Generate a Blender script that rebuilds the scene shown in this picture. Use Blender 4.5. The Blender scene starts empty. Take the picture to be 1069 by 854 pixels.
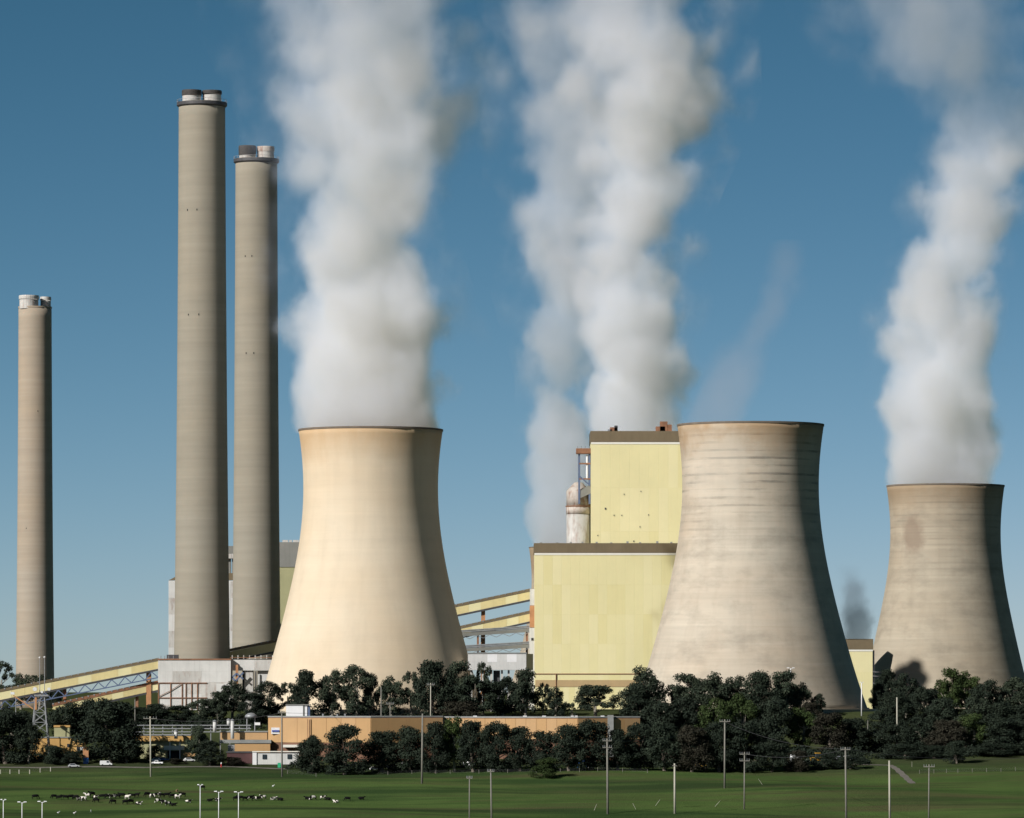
import bpy, math, random
import numpy as np
from mathutils import Vector
R = math.radians
scene = bpy.context.scene
col = scene.collection

# ------------------------------------------------------------------ camera
F = 5500.0            # focal length in photo pixels (photo 1069 wide)
CX, HY, EYE = 534.5, 720.0, 50.0
cd = bpy.data.cameras.new("camera"); cam = bpy.data.objects.new("camera", cd); col.objects.link(cam)
cd.sensor_width = 36.0; cd.lens = F / 1069 * 36.0; cd.shift_y = (HY - 427) / 1069
cam.location = (0, 0, EYE); cam.rotation_euler = (R(90), 0, 0)
cd.clip_start = 1.0; cd.clip_end = 100000
scene.camera = cam

# ------------------------------------------------------------------ light
SUN_AZ, SUN_EL = 47.7, 28.5          # sun behind the camera, to its left
sd = Vector((-math.sin(R(SUN_AZ)) * math.cos(R(SUN_EL)), -math.cos(R(SUN_AZ)) * math.cos(R(SUN_EL)), math.sin(R(SUN_EL))))
sl = bpy.data.lights.new("sun", 'SUN'); so = bpy.data.objects.new("sun", sl); col.objects.link(so)
sl.energy = 5.0; sl.angle = R(0.5); sl.color = (1.0, 0.965, 0.915)
so.rotation_euler = sd.to_track_quat('Z', 'Y').to_euler(); so.location = (-300, 1500, 500)
w = bpy.data.worlds.new("World"); scene.world = w; w.use_nodes = True
wn, wl = w.node_tree.nodes, w.node_tree.links
bg = wn["Background"]; bg.inputs["Strength"].default_value = 0.05
sky = wn.new("ShaderNodeTexSky"); sky.sky_type = 'NISHITA'; sky.sun_disc = False
sky.sun_elevation = R(SUN_EL); sky.sun_rotation = R(180 + SUN_AZ)
sky.altitude = 0; sky.air_density = 0.3; sky.dust_density = 0.2; sky.ozone_density = 1.0
sep = wn.new("ShaderNodeSeparateColor"); cmb = wn.new("ShaderNodeCombineColor"); wl.new(sky.outputs[0], sep.inputs[0])
for i, (g_, t_) in enumerate(((1.87, .46), (1.30, .90), (1.32, .68))):      # contrast and colour grade of the whole sky
    pw = wn.new("ShaderNodeMath"); pw.operation = 'POWER'; wl.new(sep.outputs[i], pw.inputs[0]); pw.inputs[1].default_value = g_
    ml = wn.new("ShaderNodeMath"); ml.operation = 'MULTIPLY'; wl.new(pw.outputs[0], ml.inputs[0]); ml.inputs[1].default_value = t_
    wl.new(ml.outputs[0], cmb.inputs[i])
wl.new(cmb.outputs[0], bg.inputs[0])
scene.view_settings.view_transform = 'Standard'; scene.view_settings.look = 'None'
scene.view_settings.exposure = 0.0; scene.view_settings.gamma = 1.0
cy = scene.cycles
cy.max_bounces = 12; cy.diffuse_bounces = 1; cy.glossy_bounces = 2; cy.transparent_max_bounces = 16
cy.volume_bounces = 9; cy.volume_max_steps = 128; cy.volume_step_rate = 0.7
cy.use_denoising = True; cy.use_adaptive_sampling = True; cy.adaptive_threshold = 0.02

# ------------------------------------------------------------------ helpers
rnd = random.Random(7)
ZK = [(-3000, -3.0), (0, -3.0), (300, -20.0), (800, -38.0), (1500, -50.0), (1750, -48.5), (1850, -45.0), (1950, -39.5), (2080, -31.6),
      (2120, -28.5), (2180, -25.0), (2215, -17.0), (2250, -9.5), (2400, -9.0), (3500, -12.0), (6000, -30.0), (60000, -30.0)]
_zd = np.array([k[0] for k in ZK], float); _zz = np.array([k[1] for k in ZK], float)
def zground(x, y):
    x = np.asarray(x, float); y = np.asarray(y, float)
    z = EYE + (np.interp(y, _zd, _zz) + np.interp(y - 14, _zd, _zz) + np.interp(y + 14, _zd, _zz)) / 3
    a = np.interp(y, [300, 1700, 2060, 2160, 2260, 6000, 9000], [0, 1, 1, .2, 0, 0, 0])
    z = z + a * (1.1 * np.sin(x / 31.0 + 0.4) * np.sin(y / 23.0 + x / 90.0) + 0.5 * np.sin(x / 67.0 + 1.7 + y / 41.0))
    z = z + np.where(x > 120, np.clip((x - 120) / 80, 0, 1), 0) * 2.2 * np.interp(y, [1950, 2060, 2130, 2200], [0, 1, 1, 0])
    return z
def zg(x, y): return float(zground(x, y))
def P(px, py, D): return Vector(((px - CX) * D / F, D, EYE + (HY - py) * D / F))
def X(px, D): return (px - CX) * D / F
def Z(py, D): return EYE + (HY - py) * D / F
_DS = np.arange(1700, 2260, 0.5)
def hit(px, py):
    """distance at which the ground is seen at this picture point"""
    g = zground((px - CX) * _DS / F, _DS); d = g - (EYE + (HY - py) * _DS / F)
    i = np.where(d >= 0)[0]
    return float(_DS[i[0]]) if len(i) else 2240.0

ORG = {}
def tag(o, label=None, cat=None, group=None, kind=None):
    if label: o["label"] = label
    if cat: o["category"] = cat
    if group: o["group"] = group
    if kind: o["kind"] = kind
    return o
def empty(name, loc, label=None, cat=None, group=None, rz=0):
    o = bpy.data.objects.new(name, None); col.objects.link(o); o.location = loc; o.rotation_euler = (0, 0, rz)
    ORG[o.name] = Vector(loc); return tag(o, label, cat, group)
class MB:
    def __init__(s): s.v = []; s.f = []
    def add(s, vs, fs):
        b = len(s.v); s.v += [tuple(v) for v in vs]; s.f += [tuple(b + i for i in f) for f in fs]; return s
    def box(s, x0, x1, y0, y1, z0, z1):
        return s.add([(x0,y0,z0),(x1,y0,z0),(x1,y1,z0),(x0,y1,z0),(x0,y0,z1),(x1,y0,z1),(x1,y1,z1),(x0,y1,z1)],
                     [(0,3,2,1),(4,5,6,7),(0,1,5,4),(1,2,6,5),(2,3,7,6),(3,0,4,7)])
    def bpx(s, px0, px1, py0, py1, D, dep):    # box whose front face is at distance D
        return s.box(X(px0,D), X(px1,D), D, D+dep, Z(py1,D), Z(py0,D))
    def bar(s, a, b, wd, ht=None):             # rectangular bar between two points, height kept vertical
        ht = ht or wd; a = Vector(a); b = Vector(b); d = (b - a).normalized()
        up = Vector((0,0,1)) if abs(d.z) < .95 else Vector((0,1,0))
        sx = d.cross(up).normalized(); uz = sx.cross(d).normalized()
        vs = [p + sx*i*wd/2 + uz*j*ht/2 for p in (a, b) for i, j in ((-1,-1),(1,-1),(1,1),(-1,1))]
        return s.add(vs, [(0,3,2,1),(4,5,6,7),(0,1,5,4),(1,2,6,5),(2,3,7,6),(3,0,4,7)])
    def cyl(s, a, b, r0, r1=None, n=10):
        r1 = r0 if r1 is None else r1; a = Vector(a); b = Vector(b); d = (b - a).normalized()
        up = Vector((0,0,1)) if abs(d.z) < .95 else Vector((0,1,0))
        e = d.cross(up).normalized(); g = e.cross(d).normalized()
        vs = [p + (e*math.cos(2*math.pi*k/n) + g*math.sin(2*math.pi*k/n))*r for p, r in ((a,r0),(b,r1)) for k in range(n)]
        fs = [(k, k+n, (k+1)%n+n, (k+1)%n) for k in range(n)] + [tuple(range(n)), tuple(range(2*n-1, n-1, -1))]
        return s.add(vs, [f[::-1] for f in fs] if False else fs)
    def lathe(s, c, prof, n=64, closed=False):
        vs = [(c[0]+r*math.cos(2*math.pi*k/n), c[1]+r*math.sin(2*math.pi*k/n), z) for r, z in prof for k in range(n)]
        m = len(prof); rng = range(m) if closed else range(m-1)
        fs = [(i*n+k, i*n+(k+1)%n, ((i+1)%m)*n+(k+1)%n, ((i+1)%m)*n+k) for i in rng for k in range(n)]
        if not closed:
            if prof[0][0] > 1e-6: fs.append(tuple(range(n-1, -1, -1)))
            if prof[-1][0] > 1e-6: fs.append(tuple((m-1)*n+k for k in range(n)))
        return s.add(vs, fs)
    def build(s, name, m, parent=None, smooth=False, org=None):
        me = bpy.data.meshes.new(name)
        o0 = Vector(org) if org is not None else (ORG.get(parent.name, Vector()) if parent else Vector())
        me.from_pydata([(v[0]-o0.x, v[1]-o0.y, v[2]-o0.z) for v in s.v], [], s.f)
        me.materials.append(m)
        if smooth: me.polygons.foreach_set("use_smooth", [True]*len(me.polygons))
        me.update()
        o = bpy.data.objects.new(name, me); col.objects.link(o)
        if parent: o.parent = parent; ORG[o.name] = o0
        elif org is not None: o.location = o0; ORG[o.name] = o0
        return o
def share(name, me, loc, parent=None, rz=0, sc=None):
    o = bpy.data.objects.new(name, me); col.objects.link(o); o.location = loc; o.rotation_euler = (0, 0, rz)
    if sc: o.scale = sc
    if parent: o.parent = parent
    return o
def copy_tree(o, parent=None):
    c = o.copy(); col.objects.link(c)
    if parent: c.parent = parent
    for ch in list(o.children): copy_tree(ch, c)
    return c

# ------------------------------------------------------------------ materials
def new_mat(name):
    m = bpy.data.materials.new(name); m.use_nodes = True
    nt = m.node_tree; return m, nt, nt.nodes["Principled BSDF"]
def noise(nt, vec, scale, detail=4, rough=.55, mp=None):
    if mp:
        a = nt.nodes.new("ShaderNodeVectorMath"); a.operation = 'MULTIPLY'; nt.links.new(vec, a.inputs[0]); a.inputs[1].default_value = mp; vec = a.outputs[0]
    n = nt.nodes.new("ShaderNodeTexNoise"); n.inputs["Scale"].default_value = scale; n.inputs["Detail"].default_value = detail
    n.inputs["Roughness"].default_value = rough; nt.links.new(vec, n.inputs["Vector"]); return n.outputs["Fac"]
def ramp(nt, fac, a, b, lo=0., hi=1.):
    r = nt.nodes.new("ShaderNodeMapRange"); r.clamp = True; nt.links.new(fac, r.inputs[0])
    for i, v in ((1, a), (2, b), (3, lo), (4, hi)): r.inputs[i].default_value = v
    return r.outputs[0]
def mix(nt, fac, A, B, mode='MIX'):
    m = nt.nodes.new("ShaderNodeMix"); m.data_type = 'RGBA'; m.blend_type = mode
    if isinstance(fac, (int, float)): m.inputs[0].default_value = fac
    else: nt.links.new(fac, m.inputs[0])
    for i, v in ((6, A), (7, B)):
        if isinstance(v, tuple): m.inputs[i].default_value = (*v[:3], 1)
        else: nt.links.new(v, m.inputs[i])
    return m.outputs[2]
def math_n(nt, op, a, b=None):
    n = nt.nodes.new("ShaderNodeMath"); n.operation = op
    for i, v in ((0, a), (1, b)):
        if v is None: continue
        if isinstance(v, (int, float)): n.inputs[i].default_value = v
        else: nt.links.new(v, n.inputs[i])
    return n.outputs[0]
def sc(c, k): return tuple(min(1, x*k) for x in c)
def plain(name, c, rough=.7, var=.25, scale=.3, streak=0., metal=0., objspace=False, rust=0.):
    """painted / weathered surface: blotches, fine grain and vertical run marks"""
    m, nt, b = new_mat(name); b.inputs["Roughness"].default_value = rough; b.inputs["Metallic"].default_value = metal
    if objspace: v = nt.nodes.new("ShaderNodeTexCoord").outputs["Object"]
    else: v = nt.nodes.new("ShaderNodeNewGeometry").outputs["Position"]
    n1 = noise(nt, v, scale, 5, .6)
    c1 = mix(nt, ramp(nt, n1, .3, .7), sc(c, 1-var), sc(c, 1+var*.6))
    if streak:
        n2 = noise(nt, v, 1.0, 4, .6, (.9, .9, .05))
        c1 = mix(nt, ramp(nt, n2, .5, .78, 0, streak), c1, sc(c, .45))
    if rust:
        n3 = noise(nt, v, .5, 5, .65, (1, 1, .35))
        c1 = mix(nt, ramp(nt, n3, .5, .68, 0, rust), c1, (.20, .075, .03))
    nt.links.new(c1, b.inputs["Base Color"]); return m
def concrete(name, c, warm, band=.2, vert=.15, dirt=.2, ztop=None, rim=None, patch=None, ring=0., lift=3.0):
    m, nt, b = new_mat(name); b.inputs["Roughness"].default_value = .9
    v = nt.nodes.new("ShaderNodeTexCoord").outputs["Object"]
    sx = nt.nodes.new("ShaderNodeSeparateXYZ"); nt.links.new(v, sx.inputs[0]); z = sx.outputs[2]
    big = noise(nt, v, .018, 4, .55)
    c1 = mix(nt, ramp(nt, big, .35, .65), c, warm)
    hb = noise(nt, v, 1.0, 4, .7, (.006, .006, .16))
    c1 = mix(nt, ramp(nt, hb, .4, .72, 0, band), c1, sc(c, .62))
    hb3 = noise(nt, v, 1.0, 3, .6, (.012, .012, .42))
    c1 = mix(nt, ramp(nt, hb3, .5, .75, 0, band*.8), c1, sc(c, 1.25))
    vb = noise(nt, v, 1.0, 5, .6, (.14, .14, .006))
    c1 = mix(nt, ramp(nt, vb, .45, .75, 0, vert), c1, sc(warm, .6))
    dn = noise(nt, v, .06, 6, .65, (1, 1, 2.2))
    c1 = mix(nt, ramp(nt, dn, .48, .75, 0, dirt), c1, sc(c, .45))
    if ring:       # broken dark lines along the lift joints
        fr = math_n(nt, 'FRACT', math_n(nt, 'DIVIDE', z, lift))
        ln = math_n(nt, 'LESS_THAN', fr, .3)
        rn = noise(nt, v, 1.0, 4, .6, (.05, .05, .25))
        hi = ramp(nt, z, ztop*.55, ztop*.8) if ztop else 1.0
        k = math_n(nt, 'MULTIPLY', math_n(nt, 'MULTIPLY', ln, ramp(nt, rn, .45, .62, .08, 1)), math_n(nt, 'MULTIPLY', hi, ring))
        c1 = mix(nt, k, c1, sc(c, .4))
    if rim:
        rn2 = noise(nt, v, .05, 5, .6, (1, 1, .5))
        zz = math_n(nt, 'ADD', z, math_n(nt, 'MULTIPLY', math_n(nt, 'SUBTRACT', rn2, .5), 26))
        c1 = mix(nt, ramp(nt, zz, ztop-16, ztop-2, 0, rim[1]), c1, rim[0])
    if patch:
        for (pc, pr, pcol, pk) in patch:
            d = nt.nodes.new("ShaderNodeVectorMath"); d.operation = 'SUBTRACT'; nt.links.new(v, d.inputs[0]); d.inputs[1].default_value = pc
            d2 = nt.nodes.new("ShaderNodeVectorMath"); d2.operation = 'DIVIDE'; nt.links.new(d.outputs[0], d2.inputs[0]); d2.inputs[1].default_value = pr
            L = nt.nodes.new("ShaderNodeVectorMath"); L.operation = 'LENGTH'; nt.links.new(d2.outputs[0], L.inputs[0])
            pn = noise(nt, v, .12, 4, .6)
            q = math_n(nt, 'ADD', L.outputs["Value"], math_n(nt, 'MULTIPLY', math_n(nt, 'SUBTRACT', pn, .5), 1.8))
            c1 = mix(nt, ramp(nt, q, .55, 1.2, pk, 0), c1, pcol)
    nt.links.new(c1, b.inputs["Base Color"])
    bp = nt.nodes.new("ShaderNodeBump"); bp.inputs["Strength"].default_value = .35; bp.inputs["Distance"].default_value = .5
    nt.links.new(hb, bp.inputs["Height"]); nt.links.new(bp.outputs[0], b.inputs["Normal"])
    return m
YEL = (.75, .685, .375)
M = dict(
    yellow=plain("yellow_cladding", YEL, .55, .05, .05, .06),
    yellow2=plain("yellow_cladding_faded", (.765, .70, .40), .55, .05, .05, .06),
    yellow3=plain("yellow_cladding_ochre", (.735, .665, .345), .55, .05, .05, .10),
    yellow_conv=plain("yellow_gantry_sheet", (.70, .60, .30), .5, .10, .15, .15),
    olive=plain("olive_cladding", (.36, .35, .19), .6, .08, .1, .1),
    brown=plain("brown_parapet_sheet", (.17, .13, .075), .6, .10, .2, .25),
    grey_sheet=plain("grey_sheet", (.22, .22, .20), .6, .10, .2, .2),
    white_strip=plain("white_flashing", (.80, .78, .70), .5, .05, .3),
    white=plain("white_sheet", (.60, .60, .58), .6, .12, .12, .35),
    white2=plain("white_sheet_stained", (.52, .51, .48), .6, .16, .15, .5, rust=.45),
    white_clean=plain("white_paint", (.78, .78, .78), .45, .05, .5),
    tan_strip=plain("tan_wall_strip", (.46, .33, .17), .7, .1, .2, .2),
    rust=plain("rusty_steel", (.27, .13, .07), .8, .35, .4, .3),
    rusty_white=plain("rust_stained_sheet", (.50, .45, .40), .7, .2, .3, .4, rust=.9),
    steel=plain("galvanised_steel", (.30, .31, .32), .5, .2, .6, metal=.3),
    dark_steel=plain("dark_steel", (.06, .06, .065), .6, .3, .5),
    blue_steel=plain("blue_painted_steel", (.10, .14, .24), .6, .2, .5),
    orange_steel=plain("orange_primer_steel", (.45, .22, .10), .7, .2, .3, .2),
    tan=plain("tan_wall_panel", (.47, .285, .125), .75, .06, .15, .12),
    tan2=plain("tan_wall_panel_pale", (.49, .305, .145), .75, .06, .15, .12),
    tan_dark=plain("brown_brick_base", (.17, .085, .05), .8, .2, .6, .1),
    ochre=plain("ochre_fascia", (.52, .31, .10), .7, .1, .3, .1),
    roof=plain("grey_roof_sheet", (.26, .27, .26), .6, .2, .3),
    maroon=plain("maroon_sheet", (.075, .03, .03), .7, .2, .4),
    glass=plain("dark_glass", (.03, .04, .05), .12, .1, 1),
    dark=plain("dark_opening", (.02, .02, .022), .8, .2, 1),
    pole=plain("weathered_timber", (.20, .19, .165), .85, .2, .8, .3, objspace=True),
    pole_white=plain("pale_concrete_pole", (.42, .40, .33), .8, .12, .8, .2, objspace=True),
    lamp=plain("lamp_housing", (.75, .76, .76), .4, .1, 1, objspace=True),
    gravel=plain("gravel", (.15, .135, .115), 1.0, .3, .5),
    red=plain("red_paint", (.45, .03, .03), .45, .1, 1, objspace=True),
    blue=plain("blue_plastic", (.03, .16, .55), .4, .1, 1, objspace=True),
    yel_paint=plain("machine_yellow", (.75, .40, .04), .45, .15, 1, objspace=True),
    car_white=plain("car_white", (.80, .80, .80), .25, .03, 1, objspace=True),
    car_silver=plain("car_silver", (.45, .46, .48), .25, .05, 1, objspace=True),
    car_blue=plain("car_blue", (.05, .10, .30), .25, .05, 1, objspace=True),
    tyre=plain("tyre_rubber", (.02, .02, .02), .9, .2, 2, objspace=True),
    green_plastic=plain("green_plastic", (.03, .40, .20), .5, .1, 1, objspace=True),
    bark_pale=plain("pale_gum_bark", (.30, .27, .22), .9, .3, .8, .3, objspace=True),
    bark=plain("gum_bark", (.15, .125, .10), .9, .35, .8, .3, objspace=True),
)
CHIM = concrete("chimney_concrete", (.285, .265, .215), (.29, .26, .20), band=.32, vert=.12, dirt=.12)
CHIM_B = concrete("chimney_concrete_tan", (.36, .315, .255), (.37, .30, .22), band=.35, vert=.10, dirt=.08)

# ------------------------------------------------------------------ the ground
def build_ground():
    xs = np.concatenate([[-40000, -15000, -6000, -2500, -1000, -500], np.arange(-330, 331, 6), [500, 1000, 2500, 6000, 15000, 40000]])
    ys = np.concatenate([[-3000, -500, 0, 100, 200, 300, 450, 600, 800, 1000, 1200, 1400, 1600, 1700], np.arange(1750, 2300, 5), [2330, 2400, 2600, 3000, 3500, 4500, 6000, 10000, 20000, 60000]])
    gx, gy = np.meshgrid(xs, ys); gz = zground(gx, gy)
    nx = len(xs)
    vs = np.stack([gx.ravel(), gy.ravel(), gz.ravel()], 1).tolist()
    fs = [(j*nx+i, j*nx+i+1, (j+1)*nx+i+1, (j+1)*nx+i) for j in range(len(ys)-1) for i in range(nx-1)]
    m, nt, b = new_mat("pasture"); b.inputs["Roughness"].default_value = 1; b.inputs["Specular IOR Level"].default_value = 0
    v = nt.nodes.new("ShaderNodeNewGeometry").outputs["Position"]
    n1 = noise(nt, v, .018, 5, .6, (1, .8, 1)); n2 = noise(nt, v, .25, 5, .65, (.6, 1, 1)); n3 = noise(nt, v, .03, 4, .6, (.35, 1.6, 1))
    c1 = mix(nt, ramp(nt, n1, .35, .65), (.060, .100, .030), (.104, .162, .046))
    c1 = mix(nt, ramp(nt, n2, .35, .7, 0, .6), c1, (.072, .120, .038))
    c1 = mix(nt, ramp(nt, n3, .46, .66, 0, .85), c1, (.088, .086, .042))
    n5 = noise(nt, v, .012, 4, .6, (.5, 2.2, 1)); c1 = mix(nt, ramp(nt, n5, .46, .60, 0, .75), c1, (.026, .052, .020))
    sx = nt.nodes.new("ShaderNodeSeparateXYZ"); nt.links.new(v, sx.inputs[0])
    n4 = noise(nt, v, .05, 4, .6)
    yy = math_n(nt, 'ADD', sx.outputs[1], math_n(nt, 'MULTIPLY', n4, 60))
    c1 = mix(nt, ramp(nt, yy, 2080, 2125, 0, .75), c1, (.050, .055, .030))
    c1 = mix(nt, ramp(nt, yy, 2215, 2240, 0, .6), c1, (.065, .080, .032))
    nt.links.new(c1, b.inputs["Base Color"])
    bp = nt.nodes.new("ShaderNodeBump"); bp.inputs["Strength"].default_value = .7; bp.inputs["Distance"].default_value = .6
    nt.links.new(noise(nt, v, .9, 6, .7), bp.inputs["Height"]); nt.links.new(bp.outputs[0], b.inputs["Normal"])
    mb = MB(); mb.v = vs; mb.f = fs
    tag(mb.build("ground", m, None, True), kind="structure")
build_ground()

def strip(name, pts, wd, m, lift=.06):
    """a track laid on the ground along picture points (px, distance)"""
    mb = MB(); L = []
    for a, b in zip(pts[:-1], pts[1:]):
        for t in np.linspace(0, 1, 9)[:-1]: L.append((a[0]+(b[0]-a[0])*t, a[1]+(b[1]-a[1])*t))
    L.append(pts[-1]); vs = []
    for i, p in enumerate(L):
        q = L[min(i+1, len(L)-1)]; o = L[max(i-1, 0)]; d = Vector((q[0]-o[0], q[1]-o[1])).normalized(); n = Vector((-d.y, d.x))
        k = wd*(1+.15*math.sin(i*1.7))
        for s in (-1, 0, 1):
            x, y = p[0]+n.x*k/2*s, p[1]+n.y*k/2*s; vs.append((x, y, zg(x, y)+lift))
    fs = []
    for i in range(len(L)-1):
        for s in (0, 1): fs.append((i*3+s, i*3+s+1, (i+1)*3+s+1, (i+1)*3+s))
    mb.v = vs; mb.f = [f[::-1] for f in fs]
    return tag(mb.build(name, m), kind="structure")
def gp(px, py): D = hit(px, py); return (X(px, D), D)
strip("gravel_track", [gp(876, 797), gp(905, 798.5), gp(929, 799), gp(936, 803), gp(946, 812), gp(953, 818)], 2.6, M["gravel"])
strip("dirt_road", [gp(-12, 801), gp(40, 801.5), gp(95, 800.5), gp(150, 801.5), gp(240, 800.5), gp(300, 803)], 4.0, M["gravel"])

# ------------------------------------------------------------------ cooling towers
def smooth_prof(pts, n=44):
    ys = np.array([p[0] for p in pts], float); rs = np.array([p[1] for p in pts], float)
    c = np.polyfit(ys, rs, 5); t = np.linspace(ys[0], ys[-1], n); return t, np.polyval(c, t)
T1 = [(448.7, 75.4), (481, 71.3), (515, 70.6), (542, 71.6), (572.6, 75.5), (606.5, 82), (640, 90), (681, 101), (708, 108.5), (742, 118.5)]
T2 = [(443.5, 76.5), (478.7, 72.5), (512.5, 71), (542.5, 73), (580, 78.4), (617.5, 86.3), (655, 95.5), (692.5, 106.5), (742, 123)]
T3 = [(507, 61.4), (532, 58.6), (552, 57.4), (574, 57.9), (602.5, 61), (630.6, 66), (658.7, 71.5), (687, 78), (708, 83.5), (724, 87.8)]
def cooling_tower(cx, D, prof, m, label, rim_m):
    s = D / F; x0 = X(cx, D)
    y0 = prof[-1][0]; zb = Z(y0, D); gz = zg(x0, D)
    root = empty("cooling_tower", (x0, D, gz), label, "cooling tower", "cooling towers of the power station")
    t, r = smooth_prof(prof); zz = EYE + (HY - t) * s; rr = r * s
    outer = [(rr[i], zz[i]) for i in range(len(t)-1, -1, -1)]
    inner = [(rr[i]-.7, zz[i]) for i in range(len(t))]
    mb = MB(); mb.lathe((x0, D), outer + inner, 112, True); sh = mb.build("shell", m, root, True)
    zt, rt = zz[0], rr[0]
    mb = MB(); mb.lathe((x0, D), [(rt-.85, zt-.7), (rt+.14, zt-.7), (rt+.14, zt+.12), (rt-.85, zt+.12)], 112, True); mb.build("rim", rim_m, root, False)
    rb = rr[-1]
    mb = MB(); mb.lathe((x0, D), [(rb-.95, zb+.02), (rb+.35, zb+.02), (rb+.35, zb+1.3), (rb-.95, zb+1.3)], 112, True); mb.build("base_ring", m, root, False)
    mb = MB(); mb.lathe((x0, D), [(rb-.8, gz-2), (rb+4, gz-2), (rb+4, gz+.9), (rb-.8, gz+.9)], 96, True); mb.build("basin_wall", m, root, False)
    if zb - gz > 2: MB().lathe((x0, D), [(rb-3, gz-1), (rb-3.5, zb+.5)], 64).build("fill_pack", M["dark"], root)
    n = 40
    if zb - gz > 2:
        for k in range(n):
            for sgn in (-1, 1):
                a0 = 2*math.pi*k/n; a1 = a0 + sgn*math.pi/n
                mb = MB(); mb.bar((x0+(rb+1.6)*math.cos(a0), D+(rb+1.6)*math.sin(a0), gz), (x0+(rb-.2)*math.cos(a1), D+(rb-.2)*math.sin(a1), zb+.4), .8)
                mb.build("column", m, root)
    return root
D1, D2, D3 = 2300.0, 2300.0, 2816.0
H1 = (734-448.7)*D1/F
zt1 = Z(448.7, D1) - zg(X(387, D1), D1); zt2 = Z(443.5, D2) - zg(X(784, D2), D2); zt3 = Z(507, D3) - zg(X(987, D3), D3)
CT1 = concrete("cream_concrete", (.65, .56, .425), (.63, .51, .355), band=.12, vert=.22, dirt=.10, ztop=zt1, rim=((.48, .30, .14), .65))
CT2 = concrete("banded_concrete", (.51, .46, .375), (.51, .42, .315), band=.42, vert=.34, dirt=.5, ztop=zt2, rim=((.34, .22, .11), .75), ring=.8, lift=3.4, patch=[((-16, -24, Z(484, D2)-zg(X(784, D2), D2)), (22, 22, 17), (.57, .53, .45), .4)])
CT3 = concrete("dull_concrete", (.40, .35, .27), (.40, .33, .24), band=.42, vert=.32, dirt=.5, ztop=zt3, rim=((.27, .19, .11), .75), ring=.35, lift=3.2,
               patch=[((-19, -23, Z(560, D3)-zg(X(987, D3), D3)), (6, 9, 11), (.22, .165, .12), .7)])
RIM = plain("rim_concrete", (.16, .13, .10), .9, .25, .3, .2)
ct1 = cooling_tower(387, D1, T1, CT1, "smooth cream cooling tower beside the two tall chimneys, thick steam from its top", RIM)
ct2 = cooling_tower(783.5, D2, T2, CT2, "large banded grey-beige cooling tower standing in front of the yellow boiler house", RIM)
ct3 = cooling_tower(987, D3, T3, CT3, "smaller-looking far beige cooling tower with a brown stain near its rim", RIM)
D4 = 4197.0
ct4 = cooling_tower(593.5, D4, [(HY-(HY-y)*D1/D4, r*D1/D4) for y, r in T1], CT3, "distant cooling tower peeking out as a sliver behind the lower yellow hall", RIM)

# ------------------------------------------------------------------ chimneys
def chimney(D, cxt, cxb, yt, yb, rt, rb, label, flues, gallery, m, opens):
    s = D / F; x0 = X((cxt+cxb)/2, D); zt = Z(yt, D); gz = zg(x0, D)
    root = empty("chimney", (x0, D, gz), label, "chimney", "tall concrete chimneys")
    zb = Z(yb, D); prof = []
    for i in range(40):
        t = i/39; z = gz + (zt-gz)*t
        py = yb + (yt-yb)*(z-zb)/(zt-zb); u = (py-yt)/(yb-yt)
        prof.append(((rt + (rb-rt)*(.55*u + .45*u**2.4))*s, z))
    mb = MB(); mb.lathe((x0, D), prof + [(rt*s*.8, zt), (rt*s*.8, zt-1)], 64); mb.build("shaft", m, root, True)
    if gallery:
        r0 = rt*s
        mb = MB(); mb.lathe((x0, D), [(r0+.02, zt-2.3), (r0+.9, zt-1.6), (r0+.9, zt-.2), (r0+.02, zt-.2)], 64, True); mb.build("gallery", M["dark_steel"], root)
        for k in range(20):
            a = 2*math.pi*k/20
            mb = MB(); mb.box(x0+(r0+.80)*math.cos(a)-.07, x0+(r0+.80)*math.cos(a)+.07, D+(r0+.80)*math.sin(a)-.07, D+(r0+.80)*math.sin(a)+.07, zt-.2, zt+1.0); mb.build("railing_post", M["steel"], root)
        mb = MB(); mb.lathe((x0, D), [(r0+.75, zt+.9), (r0+.87, zt+.9), (r0+.87, zt+1.02), (r0+.75, zt+1.02)], 64, True); mb.build("handrail", M["steel"], root)
    else:
        mb = MB(); mb.lathe((x0, D), [(rt*s*.8, zt-.9), (rt*s+.25, zt-.9), (rt*s+.25, zt+.1), (rt*s*.8, zt+.1)], 64, True); mb.build("rim", m, root)
    for (fx, fy, fr, fh, capm, capf) in flues:
        x = x0 + fx*s; y = D + fy; r = fr*s; h = fh*s
        mb = MB(); mb.lathe((x, y), [(r*.97, zt-1.5), (r*.97, zt+h*.62), (r*.85, zt+h*.62), (r*.85, zt-1.5)], 32, True); fo = mb.build("flue", M["white2"], root, False)
        mb = MB(); mb.lathe((x, y), [(r*.84, zt+h*capf), (r*1.04, zt+h*capf), (r*1.04, zt+h*.9), (r, zt+h), (r*.84, zt+h)], 32, True); mb.build("flue_cap", capm, fo, False)
    for (py, pxs) in opens:
        for px in pxs:
            u = (py-yt)/(yb-yt); r = (rt + (rb-rt)*(.55*u+.45*u**2.4))*s; dx = X(px, D)-x0
            dy = -math.sqrt(max(.1, r*r-dx*dx)); z = Z(py, D)
            mb = MB(); mb.box(x0+dx-.19, x0+dx+.19, D+dy-.2, D+dy+.6, z-.4, z+.4); mb.build("access_door", M["dark"], root)
    return root
rc = M["rust"]; DC = plain("sooty_flue_cap", (.05, .045, .042), .8, .3, .4)
chimney(2400, 209.7, 212, 107, 690, 24.2, 29.2, "tallest grey chimney with two dark capped flues, rising from the white transfer house",
        [(-10.5, -1.2, 10, 12.5, DC, .55), (10.3, .6, 10, 12.5, DC, .7)], True, CHIM, [(221, (197, 207)), (330, (198, 209))])
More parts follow.
